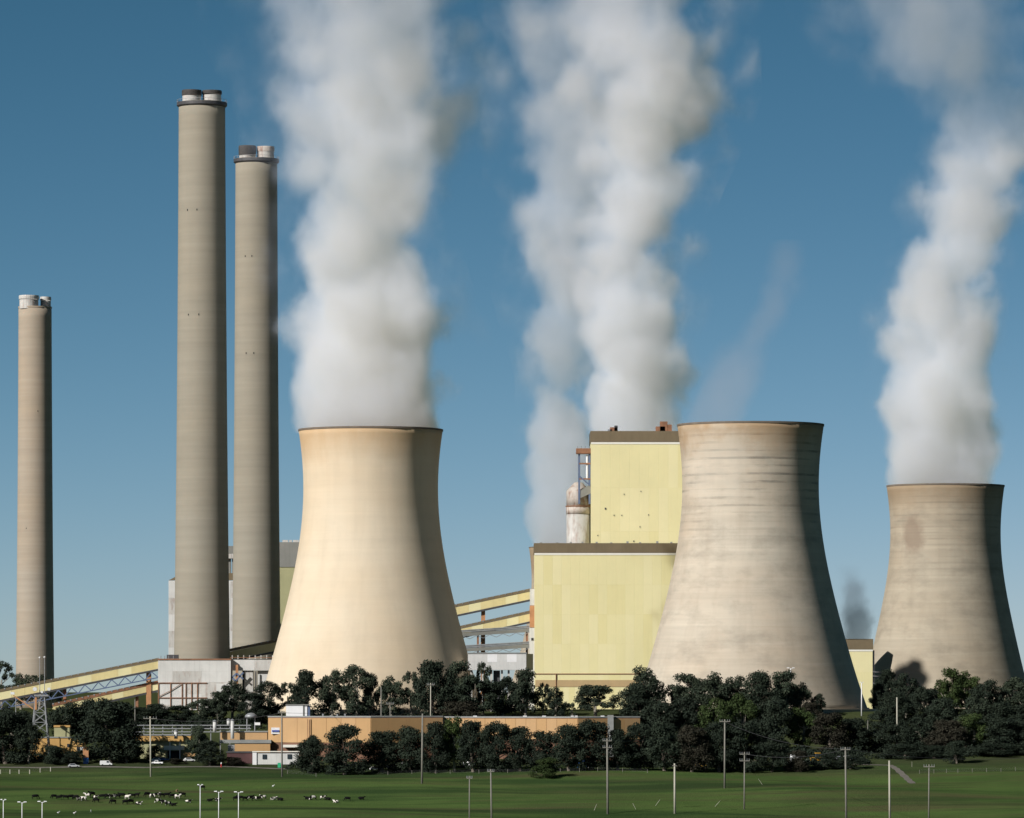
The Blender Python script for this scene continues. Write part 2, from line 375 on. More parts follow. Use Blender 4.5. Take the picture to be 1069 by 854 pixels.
chimney(2480, 267.3, 268, 166, 672, 21.8, 25.2, "second tall chimney with two flues, close beside the tallest one",
        [(-9.3, -1, 8.8, 13.5, DC, .25), (9.5, .6, 9, 13, M["rusty_white"], .6)], True, CHIM, [(269, (257, 264)), (370, (258, 266))])
chimney(3400, 37.2, 36, 320.5, 700, 17.2, 19.9, "lone slender chimney standing apart at the edge of the plant, pale capped flues",
        [(-5.8, -4, 10.2, 11.5, M["white2"], .66), (10.5, 4, 5.6, 11, M["white2"], .66), (-10, 5, 5.5, 11.5, M["white2"], .66)], False, CHIM_B, [(552, (29,)), (430, (41,))])

# ------------------------------------------------------------------ wall panels
_pm = {}
def panel_mesh(wd, ht, th, m):
    k = (round(wd, 2), round(ht, 2), round(th, 2), m.name)
    if k not in _pm:
        mb = MB(); e = min(.05, wd*.03)
        a, b = wd/2-.006, ht/2-.006
        mb.add([(-a,0,-b),(a,0,-b),(a,0,b),(-a,0,b),(-a+e,-th,-b+e),(a-e,-th,-b+e),(a-e,-th,b-e),(-a+e,-th,b-e)],
               [(4,5,6,7),(0,1,5,4),(1,2,6,5),(2,3,7,6),(3,0,4,7)])
        me = bpy.data.meshes.new("panel"); me.from_pydata(mb.v, [], mb.f); me.materials.append(m); _pm[k] = me
    return _pm[k]
def panels(parent, a, b, z0, z1, nx, nz, mats, name="wall_panel", th=.04, seed=1, skip=None):
    """cladding sheets on the wall from a to b (xy), facing the side to the right of a->b seen from the camera"""
    rr = random.Random(seed); a = Vector(a[:2]); b = Vector(b[:2]); d = b - a; L = d.length; rz = math.atan2(d.y, d.x); n = Vector((d.y, -d.x)).normalized()
    o0 = ORG.get(parent.name, Vector())
    for j in range(nz):
        for i in range(nx):
            if skip and skip(i, j): continue
            c = a + d*((i+.5)/nx) + n*.004; z = z0 + (z1-z0)*((j+.5)/nz)
            me = panel_mesh(L/nx, (z1-z0)/nz, th, rr.choice(mats))
            share(name, me, (c.x-o0.x, c.y-o0.y, z-o0.z), parent, rz)

# ------------------------------------------------------------------ yellow power block
YM = [M["yellow"]]*4 + [M["yellow2"]]*2 + [M["yellow3"]]*1
DL = 2470.0
def yellow_block(name, label, px0, px1, py_top, py_band, py_bot, D, dep, nx, nz, seed, body=M["yellow"], band=M["brown"], pm=YM, cat="industrial building", stripe=True):
    x0, x1 = X(px0, D), X(px1, D); zt, zb_, z0 = Z(py_top, D), Z(py_band, D), Z(py_bot, D)
    g = zg(0, D); root = empty(name, ((x0+x1)/2, D, g), label, cat)
    MB().box(x0, x1, D, D+dep, min(z0, g-1), zb_).build("wall", body, root)
    panels(root, (x0, D), (x1, D), z0, zb_-1.1, nx, nz, pm, seed=seed)
    MB().box(x0-.3, x1+.3, D-.35, D+dep+.3, zb_+.01, zt).build("parapet", band, root)
    if stripe: MB().box(x0-.05, x1+.05, D-.22, D+.001, zb_-1.0, zb_).build("flashing", M["white_strip"], root)
    MB().box(x0+.5, x1-.5, D+.4, D+dep-.4, zt-.6, zt-.3).build("roof", M["roof"], root)
    return root
lower = yellow_block("turbine_hall", "broad pale yellow hall with a brown parapet, the lower front block of the power house", 558, 738, 567, 577.2, 703, DL, 45, 19, 4, 3)
zc, zbot = Z(703.5, DL), zg(20, DL)
xl, xr = X(558, DL), X(738, DL)
MB().box(xl, xr, DL-.30, DL+.001, zc-.25, zc+.15).build("drip_rail", M["rust"], lower)
MB().box(xl+.4, xr, DL-.25, DL+.001, Z(717, DL), Z(710, DL)).build("brown_strip", M["tan_strip"], lower)
panels(lower, (xl, DL), (xr, DL), Z(710, DL)+.05, zc-.3, 30, 1, YM, seed=4); panels(lower, (xl, DL), (xr, DL), zbot, Z(717, DL)-.05, 30, 1, YM, seed=5)
MB().cyl((X(580.5, DL), DL-.4, zbot), (X(580.5, DL), DL-.4, zc), .22).build("downpipe", M["rust"], lower)
for i in range(10):
    xx = X(566+i*15+rnd.uniform(-3, 3), DL); MB().box(xx-.5, xx+.5, DL+8, DL+10, Z(567, DL)-.3, Z(567, DL)+rnd.uniform(.5, 1.2)).build("roof_vent", M["roof"], lower)
DU = 2520.0
upper = yellow_block("boiler_house", "tall pale yellow boiler house rising behind the lower yellow hall", 617, 738, 450, 461.5, 600, DU, 40, 12, 3, 9)
for (px, py) in ((582, 0),):
    pass
for (px, py, wd) in ((632, 531, 1.1), (641, 538, .6), (649, 538, .6), (677, 537.5, .6), (651.5, 516, .6), (669, 513, .6), (668, 550, .6), (624, 559, .6), (661.5, 565, .8)):
    xx, zz = X(px, DU), Z(py, DU); MB().box(xx-wd*.28, xx+wd*.28, DU-.32, DU-.05, zz-wd*.4, zz+wd*.4).build("wall_vent", M["dark_steel"], upper)
for (px, wd, h, m) in ((641, 3.5, 2.2, M["rust"]), (643.5, 1.6, 3.0, M["dark_steel"]), (690, 4.5, 2.6, M["rust"]), (693.5, 3.6, 5.0, M["rust"]), (699.5, 2.2, 3.5, M["rust"]), (637, 2, 1.2, M["steel"])):
    xx, zt = X(px, DU), Z(450, DU); MB().box(xx-wd/2, xx+wd/2, DU+8, DU+8+wd, zt-.4, zt+h).build("roof_unit", m, upper)

# silo and its steel headframe left of the boiler house
ds = 2526.0; xs_ = X(604, ds)
silo = empty("storage_silo", (xs_, ds+8, Z(567, ds)), "pale round silo with a rust-streaked cone, against the boiler house wall", "silo")
rs_ = 12.5*ds/F; cyy = ds+8
MB().lathe((xs_, cyy), [(rs_, Z(600, ds)), (rs_, Z(536.5, ds))], 40).build("shell", M["white2"], silo, True)
MB().lathe((xs_, cyy), [(rs_+.15, Z(536.3, ds)), (rs_+.15, Z(528, ds)), (rs_-.5, Z(528, ds)), (rs_-.5, Z(536.3, ds))], 40, True).build("rusty_band", M["rusty_white"], silo, True)
MB().lathe((xs_, cyy), [(rs_, Z(527.9, ds)), (rs_, Z(512, ds)), (rs_*.35, Z(503, ds)), (.2, Z(502.5, ds))], 40).build("cone", M["rusty_white"], silo, True)
MB().lathe((xs_, cyy), [(rs_+.45, Z(528.6, ds)), (rs_+.45, Z(527.6, ds)), (rs_-.2, Z(527.6, ds)), (rs_-.2, Z(528.6, ds))], 40, True).build("walkway", M["rust"], silo)
hf = empty("headframe", (X(610, ds), ds+3, Z(525, ds)), "blue-grey steel headframe with a rusty top platform above the silo", "steel frame")
for px in (604.7, 615.5):
    for dy in (1.5, 6.5): MB().box(X(px, ds)-.45, X(px, ds)+.45, ds+dy-.4, ds+dy+.4, Z(526, ds), Z(473.5, ds)).build("post", M["blue_steel"], hf)
MB().box(X(601.5, ds), X(617, ds), ds, ds+8, Z(473.5, ds)+.02, Z(468, ds)).build("platform", M["rust"], hf)
for py in (484, 500): MB().bar(P(604.7, py, ds+1.2), P(616.5, py, ds+1.2), .5, .7).build("beam", M["rust"], hf)
MB().bar(P(604.9, 497, ds+.8), P(616, 507, ds+.8), .6).build("brace", M["blue_steel"], hf)
for px in (603, 607, 611, 615): MB().cyl((X(px, ds), ds+.2, Z(468, ds)), (X(px, ds), ds+.2, Z(465.6, ds)), .1, n=6).build("railing_post", M["steel"], hf)
MB().cyl(P(613, 475, ds+2), P(613, 500, ds+2), .55).build("pipe", M["white_clean"], hf)
MB().add([P(606, 512, ds+1), P(617, 505, ds+1), P(617, 515, ds+1), P(606, 520, ds+1), P(606, 512, ds+6), P(617, 505, ds+6), P(617, 515, ds+6), P(606, 520, ds+6)],
         [(0,3,2,1),(4,5,6,7),(0,1,5,4),(1,2,6,5),(2,3,7,6),(3,0,4,7)]).build("chute", M["grey_sheet"], hf)

# stair tower on the corner of the hall
dst = 2478.0
stt = empty("stair_tower", (X(555.5, dst), dst, zg(9, dst)), "narrow brown and white stair tower on the corner of the lower yellow hall", "stair tower")
MB().bpx(553.2, 557.9, 615, 632, dst, 6).build("upper_wall", M["white"], stt)
MB().bpx(553.0, 557.9, 632.2, 655, dst-.3, 6).build("brown_wall", M["orange_steel"], stt)
MB().bpx(552.6, 557.9, 655.2, 742, dst, 6).build("lower_wall", M["white"], stt)
MB().bpx(554.6, 556.8, 666, 668.5, dst-.3, .4).build("window", M["dark"], stt)

# small yellow building by the far cooling tower
by = yellow_block("service_building", "small yellow building with a brown top squeezed between the banded and far cooling towers", 868, 911, 667, 678, 745, 2780, 6, 4, 3, 6)
MB().box(X(911, 2780)+.3, X(911, 2780)+1.0, 2780.5, 2785, Z(728, 2780), Z(679, 2780)).build("side_wall", M["dark_steel"], by)
for py, px in ((702, 927), (706.5, 926), (714, 928), (718, 928)):
    MB().bar(P(911.5, py-.8, 2780.5), P(px, py+.6, 2775), 1.3, .7).build("duct", M["dark_steel"], by)
# ------------------------------------------------------------------ plant behind the chimneys
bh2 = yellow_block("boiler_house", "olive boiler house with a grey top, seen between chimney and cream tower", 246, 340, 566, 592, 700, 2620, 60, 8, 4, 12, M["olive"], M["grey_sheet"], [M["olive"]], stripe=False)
for px in (296, 299, 303, 307, 310): MB().box(X(px, 2620)-.7, X(px, 2620)+.7, 2624, 2626, Z(566, 2620)-.1, Z(563.5, 2620)).build("roof_unit", M["white2"], bh2)
dp = 2560.0
pre = empty("filter_house", (X(210, dp), dp, zg(-150, dp)), "white corrugated filter house standing behind the two tall chimneys", "industrial building")
MB().add([P(176, 606, dp), P(250, 606, dp), P(250, 745, dp), P(176, 745, dp), P(176, 606, dp+30), P(250, 606, dp+30), P(250, 745, dp+30), P(176, 745, dp+30)],
         [(0,3,2,1),(4,5,6,7),(0,1,5,4),(1,2,6,5),(2,3,7,6),(3,0,4,7)]).build("wall", M["white"], pre)
panels(pre, P(176, 700, dp).xy, P(250, 700, dp).xy, Z(745, dp), Z(607, dp), 8, 8, [M["white"], M["white"], M["white2"]], seed=3)
MB().add([P(176, 605.8, dp-.2), P(250, 605.8, dp-.2), P(250, 598, dp-.2), P(187, 600, dp-.2), P(176, 605.8, dp+30), P(250, 605.8, dp+30), P(250, 598, dp+30), P(187, 600, dp+30)],
         [(0,1,2,3),(7,6,5,4),(0,4,5,1),(1,5,6,2),(2,6,7,3),(3,7,4,0)]).build("roof", M["brown"], pre)
for px in (189, 200, 212, 226, 239.5, 243.5): MB().bpx(px-1.3, px+1.3, 583, 600, dp+3, 4).build("post", M["grey_sheet"], pre)
MB().bpx(183, 250, 578, 583, dp+1, 9).build("duct", M["white2"], pre)
MB().bpx(238, 247, 570, 577.8, dp+1, 9).build("duct", M["grey_sheet"], pre)

# white transfer house round the foot of the tallest chimney
dt = 2370.0
tr = empty("transfer_house", (X(203, dt), dt, zg(-140, dt)), "stained white sheet-metal transfer house at the foot of the tallest chimney", "industrial building")
gz = zg(-140, dt)
MB().bpx(165, 241, 689, 748, dt, 14).build("wall", M["white2"], tr)
panels(tr, P(165, 700, dt).xy, P(241, 700, dt).xy, Z(712.3, dt), Z(689.3, dt), 5, 2, [M["white"], M["white2"], M["white"]], seed=8)
panels(tr, P(165, 700, dt).xy, P(241, 700, dt).xy, Z(747, dt), Z(713.7, dt), 5, 3, [M["white2"], M["white"]], seed=10)
MB().bpx(164.6, 241.4, 687.6, 689, dt-.4, 15).build("roof", M["rust"], tr)
for py in (713, 728.5): MB().bar(P(165, py, dt-.35), P(216, py, dt-.35), .35).build("girt", M["rust"], tr)
for px in (165.3, 178, 190, 194, 200, 206): MB().bar(P(px, 713, dt-.30), P(px, 746, dt-.30), .35).build("post", M["rust"], tr)
MB().bar(P(166, 727, dt-.5), P(178, 721, dt-.5), .25).build("brace", M["rust"], tr); MB().bar(P(178, 721, dt-.5), P(189, 714, dt-.5), .25).build("brace", M["rust"], tr)
for px in (168, 172, 176, 181): MB().cyl(P(px, 687.6, dt+2), P(px, 684.5, dt+2), .15, n=6).build("roof_vent", M["steel"], tr)
MB().bpx(174, 186, 683.5, 687.5, dt+6, 4).build("roof_unit", M["dark_steel"], tr)
MB().bpx(241.5, 290, 688, 700, dt+3, 12).build("bridge_wall", M["white"], tr)
panels(tr, P(241.5, 700, dt+3).xy, P(290, 700, dt+3).xy, Z(699.8, dt+3), Z(688.2, dt+3), 4, 1, [M["white"], M["white2"]], seed=18)
MB().bpx(255, 264, 700.2, 748, dt+4, 6).build("pier", M["white2"], tr)
MB().bpx(269, 290, 700.2, 748, dt+5, 6).build("pier", M["white"], tr)
MB().bpx(246, 248.5, 694, 716, dt+1, 1.4).build("orange_post", M["orange_steel"], tr)
for a, b in (((238, 703), (246, 711)), ((246, 711), (254, 702)), ((238, 711), (247, 703)), ((247, 703), (254, 709))):
    MB().bar(P(a[0], a[1], dt+.8), P(b[0], b[1], dt+.8), .7).build("brace", M["blue_steel"], tr)
MB().bar(P(267, 701, dt+3), P(267, 725, dt+3), .5).build("drain_pipe", M["dark_steel"], tr)
MB().bar(P(240, 686.5, dt+2), P(290, 686.5, dt+2), .25).build("handrail", M["rust"], tr)
for px in range(242, 290, 6): MB().bpx(px, px+.8, 684, 688, dt+6, .5).build("railing_post", M["white2"], tr)

# ------------------------------------------------------------------ conveyor gantries
def gantry(label, a, b, ht, wd, side, n, feet=(), truss=False, roofm=M["brown"], name="conveyor_gantry"):
    """a: (px, py_top, D) .. b: (px, py_top, D); ht in photo pixels at the near end"""
    A = P(*a); B = P(*b); h = ht
    root = empty(name, ((A.x+B.x)/2, (A.y+B.y)/2, zg((A.x+B.x)/2, (A.y+B.y)/2)), label, "conveyor", "coal conveyor gantries")
    d = (B-A); dn = Vector((d.x, d.y, 0)).normalized(); nn = Vector((dn.y, -dn.x, 0)) * (wd/2)
    if nn.y > 0: nn = -nn
    for sgn in (1, -1):          # side sheets, in bays
        for i in range(n):
            p, q = A + d*(i/n) + dn*.03, A + d*((i+1)/n) - dn*.03
            o = nn*sgn; th = nn.normalized()*(-.12*sgn)
            vs = [p+o, q+o, q+o-Vector((0,0,h)), p+o-Vector((0,0,h))]; vs += [v+th for v in vs]
            MB().add(vs, [(0,3,2,1),(4,5,6,7),(0,1,5,4),(1,2,6,5),(2,3,7,6),(3,0,4,7)]).build("side_panel", side[i % len(side)], root)
    for up, thick, mm, nm in ((.05, 1.3, roofm, "roof"), (-h-.95, .9, M["dark_steel"], "floor")):
        e = nn*1.08; u = Vector((0,0,up)); t = Vector((0,0,thick))
        vs = [A+e+u, B+e+u, B-e+u, A-e+u]; vs += [v+t for v in vs]
        MB().add(vs, [(3,2,1,0),(4,5,6,7),(0,1,5,4),(1,2,6,5),(2,3,7,6),(3,0,4,7)]).build(nm, mm, root)
    for i in range(n*2+1):
        p = A + d*(i/(n*2)) + nn*1.02 + Vector((0,0,1.0)); MB().box(p.x-.3, p.x+.3, p.y-.3, p.y+.3, p.z-.1, p.z+.45).build("roof_bracket", M["steel"], root)
    if truss:
        k = n*2
        for i in range(k):
            p, q = A + d*(i/k) + nn, A + d*((i+1)/k) + nn; dn_ = Vector((0,0,-h-.8)); dd = Vector((0,0,-h-.8-truss))
            MB().bar(p+(dn_ if i % 2 else dd), q+(dd if i % 2 else dn_), .45).build("brace", M["blue_steel"], root)
        MB().bar(A+nn+Vector((0,0,-h-.8-truss)), B+nn+Vector((0,0,-h-.8-truss)), .5).build("chord", M["blue_steel"], root)
    for (t, mm, w_) in feet:
        p = A + d*t - Vector((0,0,h+.75)); MB().box(p.x-w_/2, p.x+w_/2, p.y-.9, p.y+.9, zg(p.x, p.y)-.5, p.z).build("support_pillar", mm, root)
    return root
yc = [M["yellow_conv"], M["yellow_conv"], M["yellow2"]]
gantry("long yellow conveyor climbing to the white transfer house, upper of two", (-30, 728.5, 2366), (165, 690, 2374), 3.5, 5, yc, 14, [(.95, M["orange_steel"], 2.2), (.5, M["rust"], 1.4), (.14, M["rust"], 1.4)], 3.2)
gantry("lower parallel yellow conveyor under the long one, half hidden by trees", (55, 737.5, 2368), (165, 713.5, 2376), 2.8, 4.5, yc, 9, [(.4, M["rust"], 1.2), (.8, M["rust"], 1.2)], 0, M["rust"])
gantry("shaded yellow conveyor between the tallest chimney's foot and cream cooling tower", (239, 680.5, 2417), (400, 648, 2424), 3.8, 5, [M["yellow_conv"]], 12, [(.1, M["dark_steel"], 1.8)])
gantry("upper of the two yellow conveyors running into the yellow hall", (425, 644.5, 2479), (553, 617.5, 2482), 3.7, 5, yc, 10, [(.62, M["orange_steel"], 1.9)])
gantry("lower of the two yellow conveyors running into the yellow hall", (430, 667.5, 2479), (553.5, 640.3, 2482), 3.7, 5, yc, 10, [(.6, M["orange_steel"], 2.0)])
for (py0, py1, lab) in ((663.5, 658, "grey pipe bridge below the two yellow conveyors beside the hall"), (679.5, 674.5, "lowest grey pipe bridge just above the white raised store")):
    dpb = 2476.0; A, B = P(470, py0, dpb), P(552.5, py1, dpb+4)
    pb = empty("pipe_bridge", ((A.x+B.x)/2, (A.y+B.y)/2, zg((A.x+B.x)/2, dpb)), lab, "pipe bridge", "pipe bridges by the hall")
    MB().bar(A, B, 2.2, 1.6).build("deck", M["grey_sheet"], pb)
    for dz in (1.2, 1.9): MB().cyl(A+Vector((0,-.6,dz)), B+Vector((0,-.6,dz)), .35).build("pipe", M["steel"], pb)
    for i in range(12):
        t0, t1 = i/12, (i+1)/12
        MB().bar(A+(B-A)*t0+Vector((0,-1,-.8-(i%2)*1.4)), A+(B-A)*t1+Vector((0,-1,-.8-((i+1)%2)*1.4)), .25).build("brace", M["steel"], pb)
    for t in (.35, .97):
        p = A+(B-A)*t; MB().box(p.x-.5, p.x+.5, p.y-.5, p.y+.5, zg(p.x, p.y)-.5, p.z-.8).build("support_pillar", M["rust"], pb)
# raised white store right of the cream tower
dw = 2272.0
ws = empty("raised_store", (X(520, dw), dw, zg(0, dw)), "white box store raised on columns between the cream tower and the yellow hall", "industrial building")
MB().bpx(488.5, 549.5, 682.5, 699.5, dw, 12).build("wall", M["white"], ws)
panels(ws, P(488.5, 690, dw).xy, P(549.5, 690, dw).xy, Z(699.3, dw), Z(682.8, dw), 6, 2, [M["white_clean"], M["white"], M["white"]], seed=5)
MB().bpx(488, 549.9, 681.2, 682.4, dw-.3, 13).build("roof", M["roof"], ws)
MB().add([P(549.6, 682.6, dw+.1), P(556.5, 682.6, dw+7), P(556.5, 699.5, dw+7), P(549.6, 699.5, dw+.1), P(549.6, 682.6, dw+11), P(556.5, 682.6, dw+12), P(556.5, 699.5, dw+12), P(549.6, 699.5, dw+11)],
         [(0,3,2,1),(4,5,6,7),(0,1,5,4),(1,2,6,5),(2,3,7,6),(3,0,4,7)]).build("end_wall", M["olive"], ws)
for px in (492, 504, 513, 524, 531, 544): MB().bpx(px-1, px+1, 699.7, 748, dw+2, 2).build("column", M["white2"], ws)
MB().bpx(515, 522, 700, 748, dw+4, 3).build("stair_shaft", M["dark_steel"], ws)

# ------------------------------------------------------------------ tan workshops
def prism(parent, name, pts, z0, z1, m):
    n = len(pts); vs = [(p[0], p[1], z) for z in (z0, z1) for p in pts]
    fs = [(i, (i+1) % n, (i+1) % n+n, i+n) for i in range(n)] + [tuple(range(n-1, -1, -1)), tuple(range(n, 2*n))]
    return MB().add(vs, fs).build(name, m, parent)
def tan_hall(name, label, fp, ytop, ybase, walls, mat_wall, dark_base=True):
    """fp: footprint [(px, D)..]; first edges face the camera"""
    pts = [(X(px, D), D) for px, D in fp]; Dm = fp[1][1]; zt, z0 = Z(ytop, Dm), Z(ybase, Dm)
    cx = sum(p[0] for p in pts)/len(pts); g = zg(cx, Dm)
    root = empty(name, (cx, Dm+5, g), label, "workshop")
    prism(root, "wall", pts, min(g-2, z0-3), zt-.02, mat_wall)
    for i, nx in enumerate(walls):
        if nx: panels(root, pts[i], pts[i+1], z0, zt-.3, nx, 1, [M["tan"], M["tan"], M["tan2"]], th=.2, seed=i+3)
    big = [(cx+(p[0]-cx)*1.006, Dm+5+(p[1]-Dm-5)*1.02) for p in pts]
    prism(root, "roof", big, zt, zt+.45, M["roof"])
    return root, zt
ha, zta = tan_hall("workshop", "tan panelled workshop with a small white sign, longest of the low halls", [(280, 2126), (387, 2110), (462, 2124), (462, 2150), (280, 2150)], 749, 775.5, (7, 4), M["tan_dark"])
MB().bpx(283.2, 292.6, 759.6, 766.2, 2124.0, .9).build("sign", M["white_clean"], ha)
for (px, ww) in ((284.6, .55), (286.4, .35), (287.7, .5), (289.2, .45), (290.7, .5)):
    MB().box(X(px, 2123.8)-ww*.5, X(px, 2123.8)+ww*.5, 2123.6, 2123.98, Z(763.9, 2124), Z(762.1, 2124)).build("sign_mark", plain("sign_blue_print", (.10, .14, .45), .5, .1, 1), ha)
for px in (321.3, 323.6): MB().bar(P(px, 750.5, 2118.6), P(px, 775, 2118.6), .25).build("ladder_rail", M["rust"], ha)
MB().bpx(295.5, 322, 777.6, 780.2, 2117, 8).build("awning", M["white_strip"], ha)
for px in (323, 337, 345, 352, 360): MB().bpx(px-.8, px+.8, 745+rnd.random()*2, 749.2, 2132, 2).build("roof_vent", M["steel"], ha)
hb, ztb = tan_hall("workshop", "second tan hall, farther along under the umbrella-shaped tree, with pale roof vents", [(464, 2140), (603, 2120), (668, 2133), (668, 2165), (464, 2165)], 749.5, 772, (13, 4), M["tan_dark"])
for px in (496, 548, 568, 598, 601, 629): MB().bpx(px-2, px+2, 747.2, 749.4, 2143, 2).build("roof_vent", M["white_clean"], hb)
MB().box(X(637, 2134)-1.2, X(637, 2134)+1.2, 2126, 2128.5, Z(790, 2130), Z(746.5, 2130)).build("stair_shaft", M["roof"], hb)
# box on roof behind the first hall
bx = empty("white_container", (X(310, 2150), 2150, Z(749, 2150)), "plain white box container standing on the roof of the signed tan workshop", "container")
MB().bpx(298.6, 316.3, 736.5, 748.0, 2138, 6).build("body", M["white_clean"], bx)
MB().bpx(318.2, 320.6, 736.5, 748.0, 2138.3, 6).build("end_door", M["white_clean"], bx); MB().bpx(316.4, 318.1, 736.7, 748, 2138.2, 6).build("door_recess", M["grey_sheet"], bx)
MB().bpx(320.7, 323.5, 737, 748, 2138.6, 6).build("side_wall", M["blue_steel"], bx)
MB().bpx(298, 324, 735.3, 736.4, 2137.7, 7).build("roof", M["grey_sheet"], bx)
MB().bpx(298, 326, 748.1, 749.3, 2137.5, 8).build("skid", M["dark_steel"], bx)

def low_building(name, label, boxes, cat="workshop", D=2125):
    b0 = boxes[0]; cx = X((b0[2]+b0[3])/2, b0[6]); root = empty(name, (cx, b0[6], zg(cx, b0[6])), label, cat)
    for (pn, m, x0, x1, y0, y1, d, dep) in boxes: MB().bpx(x0, x1, y0, y1, d, dep).build(pn, M[m], root)
    return root
low_building("pump_house", "ochre hut with a boxy brown roof room, between the lattice mast and big dark tree", [
    ("wall", "ochre", 32, 88, 770.5, 800, 2125, 9), ("roof", "roof", 31.6, 88.4, 769.2, 770.4, 2124.7, 10), ("roof_room", "olive", 56.5, 72.5, 759.3, 769.1, 2127, 5),
    ("roof_room_roof", "ochre", 56, 73, 757.2, 759.2, 2126.7, 6), ("window", "glass", 70, 72.5, 776.5, 780, 2124.8, .5), ("awning", "white", 80, 88.5, 780, 783.5, 2123, 2)], "hut")
ad = low_building("admin_block", "low building with an ochre fascia, white awning and white columns behind the parked cars", [
    ("wall", "olive", 146, 199, 774, 800, 2128, 10), ("fascia", "ochre", 138, 199, 768, 773.8, 2126.5, 12), ("roof", "roof", 137.5, 199.5, 766.6, 767.9, 2126.2, 13),
    ("awning", "white_strip", 171, 192, 778.6, 783, 2123.5, 4), ("doorway", "dark", 175, 189, 784, 797, 2127.7, .5), ("column", "white_clean", 176.8, 177.9, 775, 797, 2123, .5), ("column", "white_clean", 187.2, 188.3, 775, 797, 2123, .5),
    ("porch_roof", "tan", 192, 204, 786, 789.5, 2121, 5), ("planter", "tan_dark", 198.5, 207.5, 795, 800, 2119, 2)])
low_building("annex", "orange walled annex with a sloping grey roof next to the signed tan workshop", [
    ("wall", "tan", 245, 282, 776, 800, 2122, 8), ("side_wall", "steel", 238, 244.9, 777.5, 800, 2122.4, 7), ("roof", "roof", 229, 283, 772.5, 775.9, 2121.6, 10), ("upper_wall", "tan2", 230, 279, 764.5, 772.4, 2132, 10), ("upper_roof", "roof", 228.5, 279.6, 763.2, 764.4, 2131.7, 11)])
low_building("shed", "dark maroon shed with a flat roof beside the white portable cabin", [
    ("wall", "maroon", 237, 263.5, 786, 804, 2104, 7), ("roof", "dark_steel", 236, 264, 784.5, 785.9, 2103.7, 8)], "shed")
cabin = low_building("portable_cabin", "white portable cabin with two small windows in front of the tan workshop", [
    ("wall", "white", 268, 312, 785.6, 798, 2100, 4), ("end_wall", "white_clean", 263.6, 267.9, 785.2, 798.6, 2099.6, 4.6), ("roof", "white_strip", 263.3, 312.5, 784.2, 785.1, 2099.3, 5.4),
    ("window", "glass", 274, 278.2, 787.6, 792.4, 2099.7, .4), ("window", "glass", 300, 304.4, 787.4, 792.2, 2099.7, .4), ("skirt", "dark_steel", 268, 312, 798.1, 800.5, 2100.3, 3.4)], "cabin")
# roof-level pipe rack and silos among the low buildings
rk = empty("pipe_rack", (X(190, 2145), 2145, zg(-130, 2145)), "long pale pipe rack with railings above the ochre fascia building", "pipe rack")
for py in (757.2, 760.6, 764): MB().bar(P(139, py, 2145), P(262, py, 2145), .45, .4).build("pipe", M["steel"], rk)
for px in range(140, 263, 10): MB().bar(P(px, 756.5, 2145.4), P(px, 790, 2145.4), .35).build("post", M["steel"], rk)
for (px, y0, y1, hw, lab) in ((183.5, 763.5, 770.5, 1.9, "short pale drum standing on the ochre fascia roof"), (224, 753.5, 763.5, 1.9, "shorter white vent silo on the annex side of the pipe rack"), (242.5, 752.5, 770.5, 1.9, "taller white vent silo beside the annex"), (238.5, 752, 756.5, 1.8, "small pale vent pot behind the taller white silo")):
    d_ = 2122 if px < 200 else 2127.5; x_ = X(px, d_)
    vs_ = empty("vent_silo", (x_, d_, Z(y1, d_)), lab, "vent silo", "pale vent silos on the low roofs")
    MB().lathe((x_, d_+1), [(hw*d_/F, Z(y1, d_)-.3), (hw*d_/F, Z(y0, d_))], 16).build("body", M["white"], vs_, True)
    MB().lathe((x_, d_+1), [(hw*d_/F+.15, Z(y0, d_)+.01), (hw*d_/F+.15, Z(y0, d_)+.35), (.1, Z(y0, d_)+.8)], 16).build("cap", M["steel"], vs_)
dmx = X(262, 2150)
dome = empty("vent_hood", (dmx, 2150, Z(752, 2150)), "round grey mushroom vent hood on legs behind the annex roof", "vent")
MB().lathe((dmx, 2150), [(2.6, Z(749, 2150)), (2.3, Z(746.5, 2150)), (1.2, Z(744.5, 2150)), (.1, Z(744, 2150))], 20).build("hood", M["steel"], dome, True)
for sx in (-1.6, 1.6): MB().cyl((dmx+sx, 2150, Z(775, 2150)), (dmx+sx, 2150, Z(749, 2150)), .25, n=8).build("leg", M["steel"], dome)
MB().bpx(266, 271.5, 754.3, 757, 2140, 2).build("white_vent_box", M["white_clean"], dome)

# ------------------------------------------------------------------ lattice mast
dm = 2110.0; xm = X(42, dm); gm = zg(xm, dm)
mast = empty("lattice_mast", (xm, dm, gm), "grey steel lattice mast with antennas and two tall whips, in front of the long conveyor", "mast")
yT, yB = 727, 778
def corner(k, py):
    t = (py-yT)/(yB-yT); h = (4.6+ (9.0-4.6)*t)*dm/F; s = [(-1,-1),(1,-1),(1,1),(-1,1)][k]
    return Vector((xm+h*s[0], dm+h*s[1], Z(py, dm)))
for k in range(4): MB().bar(corner(k, yB+14), corner(k, yT), .42).build("leg", M["steel"], mast)
lv = [727, 735, 744, 754, 766, 780]
for a, b in zip(lv[:-1], lv[1:]):
    for k in range(4):
        MB().bar(corner(k, a), corner((k+1) % 4, b), .2).build("brace", M["steel"], mast); MB().bar(corner((k+1) % 4, a), corner(k, b), .2).build("brace", M["steel"], mast)
        MB().bar(corner(k, a), corner((k+1) % 4, a), .22).build("strut", M["steel"], mast)
MB().bpx(35.5, 50.5, 725.2, 727, dm-2.5, 5).build("platform", M["steel"], mast)
